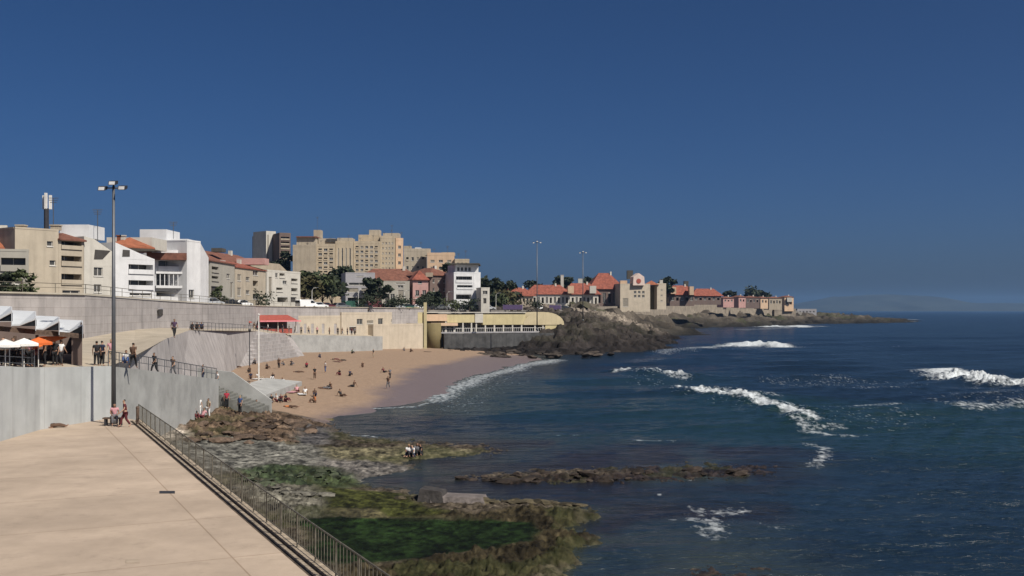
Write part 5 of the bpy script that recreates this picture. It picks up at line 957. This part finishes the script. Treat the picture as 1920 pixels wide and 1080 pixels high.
        body.append([q(J['pel'], .115), q(Hh[i], .088), q(lerp(Hh[i], J['kn'][i], .5), .074), q(J['kn'][i], .055), q(lerp(J['kn'][i], J['an'][i], .35), .054), q(J['an'][i], .036), q(J['to'][i], .03)])
    P = dict(body=skin_mesh('body_'+name, body))
    g = .02; top = [[q(lerp(J['pel'], J['wai'], .1), .124+g), q(J['wai'], .108+g), q(J['che'], .128+g), q(lerp(J['che'], J['nec'], .75), .075)]]
    for i in (0, 1): top.append([q(J['che'], .128+g), q(S_[i], .06+g), q(lerp(S_[i], J['el'][i], .55), .052+g)])
    P['top'] = skin_mesh('top_'+name, top)
    def legs(f, nm):
        L_ = []
        for i in (0, 1):
            ch = [q(J['pel'], .12+g), q(Hh[i], .092+g), q(lerp(Hh[i], J['kn'][i], .5), .078+g)]
            if f > .5: ch += [q(J['kn'][i], .06+g), q(lerp(J['kn'][i], J['an'][i], .9), .045+g)]
            L_.append(ch)
        return skin_mesh(nm+name, L_)
    P['trousers'] = legs(1, 'trousers_'); P['shorts'] = legs(0, 'shorts_')
    P['hair'] = skin_mesh('hair_'+name, [[hc(-.03, -.06, .062), hc(.045, -.03, .1), hc(.105, -.012, .076)]])
    P['hat'] = None; POSES[name] = P; return P
SKIN = mat('skin', (.42, .26, .18), rough=.6, var=.05); SKIN2 = mat('skin_tan', (.25, .14, .09), rough=.6, var=.05)
CL = {n: mat('cloth_'+n, c, rough=.85, var=.1, scale=6) for n, c in dict(black=(.018, .018, .02), darkred=(.10, .02, .025), red=(.32, .03, .05), white=(.62, .61, .60), pink=(.50, .26, .28), blue=(.05, .09, .22), navy=(.025, .03, .06), grey=(.13, .13, .14), brown=(.10, .06, .04), purple=(.06, .035, .07), green=(.05, .10, .06), beige=(.36, .29, .21), teal=(.04, .16, .17), orange=(.5, .16, .04)).items()}
HAIR = {n: mat('hair_'+n, c, rough=.7, var=.2, scale=8) for n, c in dict(dark=(.015, .012, .01), brown=(.06, .035, .02), fair=(.24, .16, .08))}.items() if False else {n: mat('hair_'+n, c, rough=.7, var=.2, scale=8) for n, c in (('dark', (.015, .012, .01)), ('brown', (.06, .035, .02)), ('fair', (.24, .16, .08)))}
_pn = 0
def person(loc, ps, top, bot, label, rot=0, hair='dark', group=None, scale=1., tan=None, legs='trousers', hat=None):
    global _pn; _pn += 1; P = pose(ps); rnd = random.Random(_pn)
    t = bpy.data.objects.new('person', P['body']); COL.objects.link(t); t['label'] = label; t['category'] = 'person'
    if group: t['group'] = group
    t.location = loc; t.rotation_euler = (0, 0, R(rot)); t.scale = (scale*.99,)*3
    if not t.data.materials: t.data.materials.append(SKIN)
    if tan if tan is not None else rnd.random() < .5: t.material_slots[0].link = 'OBJECT'; t.material_slots[0].material = SKIN2
    for nm, key, m in (('top', 'top', CL.get(top)), (legs, legs, CL.get(bot)), ('hair', 'hair', HAIR[hair])):
        if m is None: continue
        if not P[key].materials: P[key].materials.append(m)
        o = bpy.data.objects.new(nm, P[key]); COL.objects.link(o); o.parent = t; o.material_slots[0].link = 'OBJECT'; o.material_slots[0].material = CL[hat] if (nm == 'hair' and hat) else m
        if nm == 'hair' and hat: o.name = 'cap'
def prom(px, py): x, y = onz(px, py, PZ); return (x, y, PZ+.005)
bp_ = Vector((bx, by, PZ)); person(bp_+Vector((.02, .02, .02)), 'seat', 'pink', 'grey', 'person in a pink top and dark cap seated on the low bench', 20, hat='black')
person(prom(235, 802), 'walk', 'darkred', 'darkred', 'person in dark red clothes standing on the promenade right of the bench', -60)
person(prom(97, 803), 'lie', 'black', 'brown', 'person in dark clothes lying at the foot of the grey concrete wall', 100)
g = 'people on the terrace above the wall'
person((gx(178, 70.5), 70.8, 7.24), 'stand', 'black', 'black', 'person in black left of a pair at the wall edge by the mast', 200, group=g)
person((gx(187, 70.8), 71.2, 7.24), 'stand', 'navy', 'black', 'person in navy right of a pair at the wall edge by the mast', 160, group=g)
person((gx(204, 73), 73.4, 7.28), 'stand', 'pink', 'beige', 'person in pale clothes on the terrace just left of the mast', 30, 'fair', g)
person((gx(233, 74), 74.4, 7.3), 'sit', 'white', 'blue', 'person in white sitting on the terrace right of the mast', 10, 'brown', g)
person((gx(251, 72.5), 72.3, 7.02), 'walk', 'brown', 'black', 'tall person in brown and black standing at the top of the ramp', 170, group=g, scale=1.04)
person((-27.8, 83, 6.0), 'walk', 'black', 'black', 'person in black walking down the ramp behind the railing', -30, group=g)
person((-27.95, 88, 5.5), 'walk', 'brown', 'grey', 'person in brown walking down the middle of the ramp', -20, group=g)
person((-31.2, 98.5, 8.4), 'walk', 'purple', 'black', 'person in dark purple on the beige floor by the white board', 40, group=g, scale=1.05)
for i, (px, Y, tp, lab) in enumerate(((357,127,'black','left'),(366,128,'black','middle'),(374,130,'navy','right'))): person((gx(px, Y), Y+.8, 8.62), 'sit', tp, 'black', 'dark clothed person sitting on the embankment top, %s of a group of three' % lab, 10*i, group=g)
for i, (px, Y, ps, tp, bo, lab) in enumerate(((386,152,'stand','pink','grey','person in pink standing on the terrace right of the dark seated group'),(397,158,'stand','black','grey','person in black standing among the terrace walkers'),(406,163,'walk','grey','blue','person in grey walking along the terrace toward the red parasols'),(416,170,'walk','navy','beige','person in navy walking left of the red parasols'),(438,186,'seat','green','black','person in green below the left red parasol'),(454,188,'seat','black','black','person in black below the middle red parasol'),(474,190,'stand','brown','beige','person in brown at the left corner of the kiosk'),(540,204,'stand','black','grey','person in black at the right corner of the kiosk'),(552,210,'walk','green','black','person in green and black right of the kiosk'),(563,216,'stand','grey','black','person in grey before the first pavilion doorway'),(632,229,'stand','black','black','person in black before the last pavilion doorway'),(640,230,'walk','brown','grey','person in brown next to the last pavilion doorway'),(650,232,'stand','black','navy','person in black and navy left of the pavilion shop front'),(658,233,'stand','darkred','black','person in dark red before the pavilion shop front'),(664,234,'walk','grey','black','person in grey right of the pavilion shop front'),(482,194,'seat','red','black','person in red under the kiosk canvas roof'),(500,198,'stand','white','black','person in white under the kiosk canvas roof'),(528,202,'stand','navy','grey','person in navy under the kiosk canvas roof'),(577,217,'walk','beige','navy','person in beige between the first pavilion doorways'),(593,220,'stand','pink','black','person in pink before the middle pavilion doorway'),(616,226,'stand','brown','black','person in brown before the fifth pavilion doorway'),(425,178,'stand','beige','black','person in beige left of the first red parasol'),(446,187,'seat','white','black','person in white between the red parasols'))):
    z = float(np.interp(Y, [125, 185, 212, 241], [8.62, 7.3, 6.1, 5.1])); person((gx(px, Y), Y+1.0, z+.05), ps, tp, bo, lab, 40*i, ['dark', 'brown'][i % 2], g)
g = 'guests of the terrace restaurant'
for i, (px, Y, ps, tp, lab) in enumerate(((6,61,'stand','white','guest in white at the far left of the restaurant terrace'),(24,63,'stand','navy','guest in navy left of the first restaurant post'),(36,62.5,'seat','black','guest in black under the cream parasol'),(56,64,'stand','pink','guest in pink standing in the middle of the restaurant front'),(64,65,'seat','darkred','guest in dark red beside the pink guest'),(84,66,'stand','brown','guest in brown below the orange awning'),(103,67.5,'stand','black','guest in black and white below the awning end'),(113,68,'walk','white','guest in white near the restaurant side wall'))):
    person((gx(px, Y), Y, np.interp(Y, [57, 70], [7.9, 7.28])+.03), ps, tp, 'black', lab, 60*i, ['dark', 'brown', 'fair'][i % 3], g)
g = 'people on the beach'
BP = [(418,708,'stand','grey','navy','person in grey standing at the top of the beach stairs'),(468,700,'sit','brown','black','person in brown sitting left of the flagpole'),(443,691,'lie','beige','brown','person lying at the foot of the embankment'),(478,684,'sit','grey','black','person in grey sitting against the embankment by the dark lamp post'),(500,693,'sit','black','brown','person in black sitting right of the flagpole'),(523,693,'stand','brown','black','person in brown standing right of the flagpole'),(546,686,'sit','black','grey','person in black sitting below the seating steps'),(532,686,'sit','beige','grey','pale clothed person sitting beside the one in black below the steps'),(628,676,'lie','black','darkred','person in black lying high on the empty sand'),(641,678,'lie','brown','black','person in brown lying high on the empty sand'),(590,713,'stand','black','brown','person in black bending alone in the middle of the beach'),(637,705,'sit','black','darkred','person in black sitting, left of a pair in the middle of the sand'),(656,706,'sit','navy','black','person in navy sitting, right of a pair in the middle of the sand'),(662,727,'lean','brown','black','person in brown sitting closest to the wet sand'),(608,731,'lie','brown','grey','person in brown lying left of a seated one in mid beach'),(620,731,'sit','brown','black','person in brown sitting next to a lying one in mid beach'),(557,737,'lean','pink','darkred','person in pink leaning back right of the slipway'),(544,723,'lie','beige','brown','person in beige lying at the slipway edge'),(590,745,'sit','brown','navy','person in brown sitting above a tan one near the waterline'),(590,757,'sit','orange','brown','person in orange brown sitting nearest the rocks and water'),(572,741,'lean','white','beige','person in white leaning back in the lower beach'),(498,757,'lie','beige','grey','person lying at the left end of the beach group'),(509,757,'sit','black','brown','person in black at the left of the beach group'),(519,755,'sit','white','darkred','person in white in the middle of the beach group'),(527,756,'sit','darkred','black','person in dark red in the middle of the beach group'),(535,755,'sit','black','darkred','person in black at the right end of the beach group'),(512,713,'sit','black','white','person in black and white sitting on the slipway edge'),(486,712,'lean','white','beige','person in white leaning beside the flagpole foot'),(758,659,'sit','beige','grey','person in beige sitting below the pavilion wall'),(770,661,'sit','black','brown','person in black sitting below the pavilion wall'),(728,731,'walk','brown','grey','person in brown walking on the wet sand'),(731,713,'walk','grey','black','person in grey wading at the edge of the wet sand'),
 (344,785,'sit','brown','black','person in brown sitting on the pale rocks beyond the railing'),(365,787,'sit','black','darkred','person in black sitting on the pale rocks beyond the railing'),(379,785,'lean','pink','darkred','person in pink leaning on the pale rocks beyond the railing'),(373,784,'stand','white','white','person in white with dark hair standing below the ramp wall, left one'),(391,786,'stand','beige','white','person in beige with dark hair standing below the ramp wall, right one'),(425,768,'stand','red','black','person in a bright red top at the foot of the stairs'),(411,740,'stand','white','teal','person in white and teal on the stairs'),
 (766,857,'sit','white','black','small figure in white and black on the wet rock spit, leftmost of the group'),(774,858,'sit','white','navy','small figure in white and navy on the wet rock spit'),(782,858,'sit','grey','black','small figure in grey and black on the wet rock spit'),(789,857,'sit','black','black','small figure all in black at the right of the wet rock spit')]
BP += [(470,712,'sit','navy','brown','person in navy sitting between the dark lamp post and the slipway'),(560,700,'lie','black','brown','person in black lying in the upper left sand'),(575,690,'sit','red','black','person in red sitting in the upper sand below the terrace wall'),(610,700,'stand','white','blue','person in white and blue standing in the upper sand'),(680,690,'sit','brown','brown','person in brown sitting alone in the upper right sand'),(700,672,'stand','black','beige','person in black and beige standing near the pavilion wall'),(600,672,'sit','grey','navy','person in grey sitting against the terrace wall'),(660,664,'sit','green','black','person in green sitting against the terrace wall'),(530,722,'sit','white','black','person in white sitting above the slipway corner'),(640,745,'lean','black','brown','person in black leaning back close to the wet sand'),(545,766,'lie','orange','brown','person in orange lying nearest the brown rocks'),(480,768,'sit','pink','grey','person in pink sitting where the sand meets the brown rocks'),(450,778,'stand','blue','black','person in blue standing above the brown rocks'),(720,700,'lean','darkred','black','person in dark red leaning back at the dry sand edge')]
for i, (px, py, ps, tp, bo, lab) in enumerate(BP):
    p = drop(px, py)
    if 'on the stairs' in lab: p = Vector((-28.3, 102.3, 3.4))
    if 'top of the beach stairs' in lab: p = Vector((-29.6, 102.2, 4.05))
    person(p+Vector((0, 0, .03)), ps, tp, bo, lab, (i*67) % 140-70 if ps != 'lie' else 70+(i*37) % 50, ['dark', 'brown', 'dark', 'fair'][i % 4], g)
# towels
for i, (px, py, cn, lab) in enumerate(((455,719,'black','dark beach towel near the top of the slipway'),(484,713,'white','white beach towel beside the flagpole'),(548,738,'pink','pink beach towel beside the leaning person'),(566,742,'white','white towel spread on the lower beach'),(633,680,'darkred','dark red towel on the empty upper sand'),(802,661,'brown','brown towel by the rounded bastion'))):
    p = drop(px, py); q = MB(); a = R(20+i*30)
    pts = [(p.x+math.cos(a)*u-math.sin(a)*v, p.y+math.sin(a)*u+math.cos(a)*v, p.z+.10) for u, v in ((-.9, -.45), (.9, -.45), (.9, .45), (-.9, .45))]; q.prism(pts, (0, 0, .03)); tag(q.build('towel', CL[cn]), lab, 'towel')
# loose boulders of the reef
def boulder_mesh(name, seed, m):
    bm = bmesh.new(); bmesh.ops.create_icosphere(bm, subdivisions=2, radius=1); rnd = random.Random(seed)
    off = [Vector((rnd.gauss(0, 1), rnd.gauss(0, 1), rnd.gauss(0, 1))).normalized() for _ in range(9)]
    for v in bm.verts:
        for o_ in off: 
            d_ = v.co.dot(o_)-.72
            if d_ > 0: v.co -= o_*d_*.9
        v.co *= 1+.08*rnd.gauss(0, 1); v.co.z *= .62
    me = bpy.data.meshes.new(name); bm.to_mesh(me); bm.free(); me.materials.append(m); return me
BZ = [('brown boulder in the rock heap between beach and promenade', 'brown boulders below the ramp', [(350,800),(470,785),(590,790),(590,830),(430,836),(350,845)], (.085,.06,.043), 45, .28, .9),
 ('pale grey stone on the pebbly shelf under the promenade railing', 'grey stones under the railing', [(430,915),(520,915),(630,930),(600,972),(540,980)], (.10,.094,.077), 50, .16, .45),
 ('olive brown rock on the rim around the algae pool', 'rocks on the rim of the algae pool', [(800,952),(1090,955),(1090,1010),(1050,1050),(930,1080),(720,1078),(740,1060),(900,1035),(990,1015),(1000,980),(850,966)], (.062,.051,.03), 110, .2, .55),
 ('dark seaweed covered rock on the long reef ridge', 'rocks on the long reef ridge', [(860,900),(1000,888),(1200,884),(1430,880),(1430,890),(1200,906),(950,912)], (.035,.026,.02), 40, .25, .7),
 ('green black rock at the dark weed patch', 'rocks in the dark weed patch', [(440,890),(630,882),(640,905),(590,915),(470,915)], (.05,.06,.035), 30, .2, .5),
 ('wet brown rock awash at the bottom of the photo', 'rocks awash at the bottom edge', [(1200,1040),(1320,1010),(1440,1030),(1460,1078),(1240,1078)], (.024,.02,.017), 30, .2, .45),
 ('dark brown rock at the waterline of the headland', 'rocks at the foot of the headland', [(880,662),(1060,655),(1150,648),(1230,650),(1235,658),(1150,665),(1050,670),(900,672)], (.05,.04,.032), 55, .7, 2.2)]
for k_, (lab, grp, pl, c_, n_, s0, s1) in enumerate(BZ):
    mm = mat('boulder_%d' % k_, c_, rough=.85, var=.35, scale=2.5, bump=.08, bscale=5, spec=.25); nb_ = mm.node_tree; oi_ = nb_.nodes.new('ShaderNodeObjectInfo'); mr_ = nb_.nodes.new('ShaderNodeMapRange'); mr_.inputs[3].default_value = .45; mr_.inputs[4].default_value = 1.7; nb_.links.new(oi_.outputs['Random'], mr_.inputs[0]); mx_2 = nb_.nodes.new('ShaderNodeMix'); mx_2.data_type = 'RGBA'; mx_2.blend_type = 'MULTIPLY'; mx_2.inputs[0].default_value = 1; bs_ = nb_.nodes['Principled BSDF'].inputs['Base Color']; nb_.links.new(bs_.links[0].from_socket, mx_2.inputs[6]); nb_.links.new(mr_.outputs[0], mx_2.inputs[7]); nb_.links.new(mx_2.outputs[2], bs_); PR = [boulder_mesh('boulder', 30+k_*5+j_, mm) for j_ in range(4)]; rnd = random.Random(k_); made = 0
    xs_ = [p_[0] for p_ in pl]; ys_ = [p_[1] for p_ in pl]
    while made < n_:
        px_, py_ = rnd.uniform(min(xs_), max(xs_)), rnd.uniform(min(ys_), max(ys_))
        if float(inside(pl, np.array([px_]), np.array([py_]))[0]) < 0: continue
        p = drop(px_, py_) if k_ < 6 else Vector((*onz(px_, py_, .5), .3)); s_ = s0+(s1-s0)*rnd.random()**2; o = bpy.data.objects.new('boulder', PR[made % 4]); COL.objects.link(o)
        o.location = (p.x, p.y, p.z+s_*.12); o.scale = (s_*rnd.uniform(.8, 1.4), s_*rnd.uniform(.8, 1.3), s_*rnd.uniform(.4, .8)); o.rotation_euler = (rnd.uniform(-.2, .2), rnd.uniform(-.2, .2), rnd.random()*6.28)
        tag(o, lab, 'boulder', grp); made += 1
# slim lamp posts of the street
for i, (px, Y, lab) in enumerate(((585, 236, 'slim pale street lamp at the left of the tree grove'), (672, 250, 'slim pale street lamp before the grey house front'), (758, 268, 'slim pale street lamp left of the yellow hut'), (838, 287, 'slim pale street lamp left of the white modern building'), (930, 310, 'slim pale street lamp right of the small white house'))):
    x_ = gx(px, Y); t = thing('street_lamp', lab, 'street lamp', (x_, Y, 11.1)); q = MB(); q.tube([(x_, Y, 11), (x_, Y, 15.2), (x_+.3, Y, 15.8), (x_+1.0, Y, 15.95)], .07, 6, .045); q.build('pole', M['whitem'], t); q = MB(); q.hexa([(x_+.9, Y-.14, 15.86), (x_+1.5, Y-.14, 15.9), (x_+1.5, Y+.14, 15.9), (x_+.9, Y+.14, 15.86)], [(x_+.9, Y-.1, 16), (x_+1.45, Y-.08, 16), (x_+1.45, Y+.08, 16), (x_+.9, Y+.1, 16)]); q.build('lamp_head', M['metal'], t)
# blocks of rock in front of the algae pool
q = MB(); p = drop(812, 952); q.hexa([p+Vector(v) for v in ((-.9, -.8, -.3), (.7, -.9, -.3), (.9, .8, -.3), (-.7, .9, -.3))], [p+Vector(v) for v in ((-.7, -.6, .75), (.5, -.7, .62), (.7, .6, .55), (-.5, .8, .7))]); tag(q.build('boulder', mat('boulder_dark', (.05, .045, .042), var=.4, scale=3, bump=.1, bscale=4)), 'dark square boulder at the edge of the algae pool', 'boulder')
q = MB(); p = drop(850, 950); q.hexa([p+Vector(v) for v in ((-1.3, -.9, -.3), (1.9, -.8, -.3), (2.1, 1.1, -.3), (-1.2, 1.0, -.3))], [p+Vector(v) for v in ((-1.2, -.7, .42), (1.6, -.6, .3), (1.8, .9, .25), (-1.1, .8, .4))]); tag(q.build('boulder', mat('boulder_grey', (.15, .13, .12), var=.3, scale=3, bump=.1, bscale=4)), 'flat grey boulder right of the dark square one', 'boulder')

# ------------------------------------------------------------------ air
q = MB(); q.box(-12000, 16000, -60, 13500, -4, 175); hz = q.build('haze', None); hz['kind'] = 'stuff'
m = bpy.data.materials.new('haze'); m.use_nodes = True; n = m.node_tree; n.nodes.clear(); o = n.nodes.new('ShaderNodeOutputMaterial'); v = n.nodes.new('ShaderNodeVolumePrincipled'); v.inputs['Color'].default_value = (.25, .46, .80, 1); v.inputs['Density'].default_value = .000065; v.inputs['Anisotropy'].default_value = .1
n.links.new(v.outputs[0], o.inputs['Volume']); hz.data.materials.append(m)
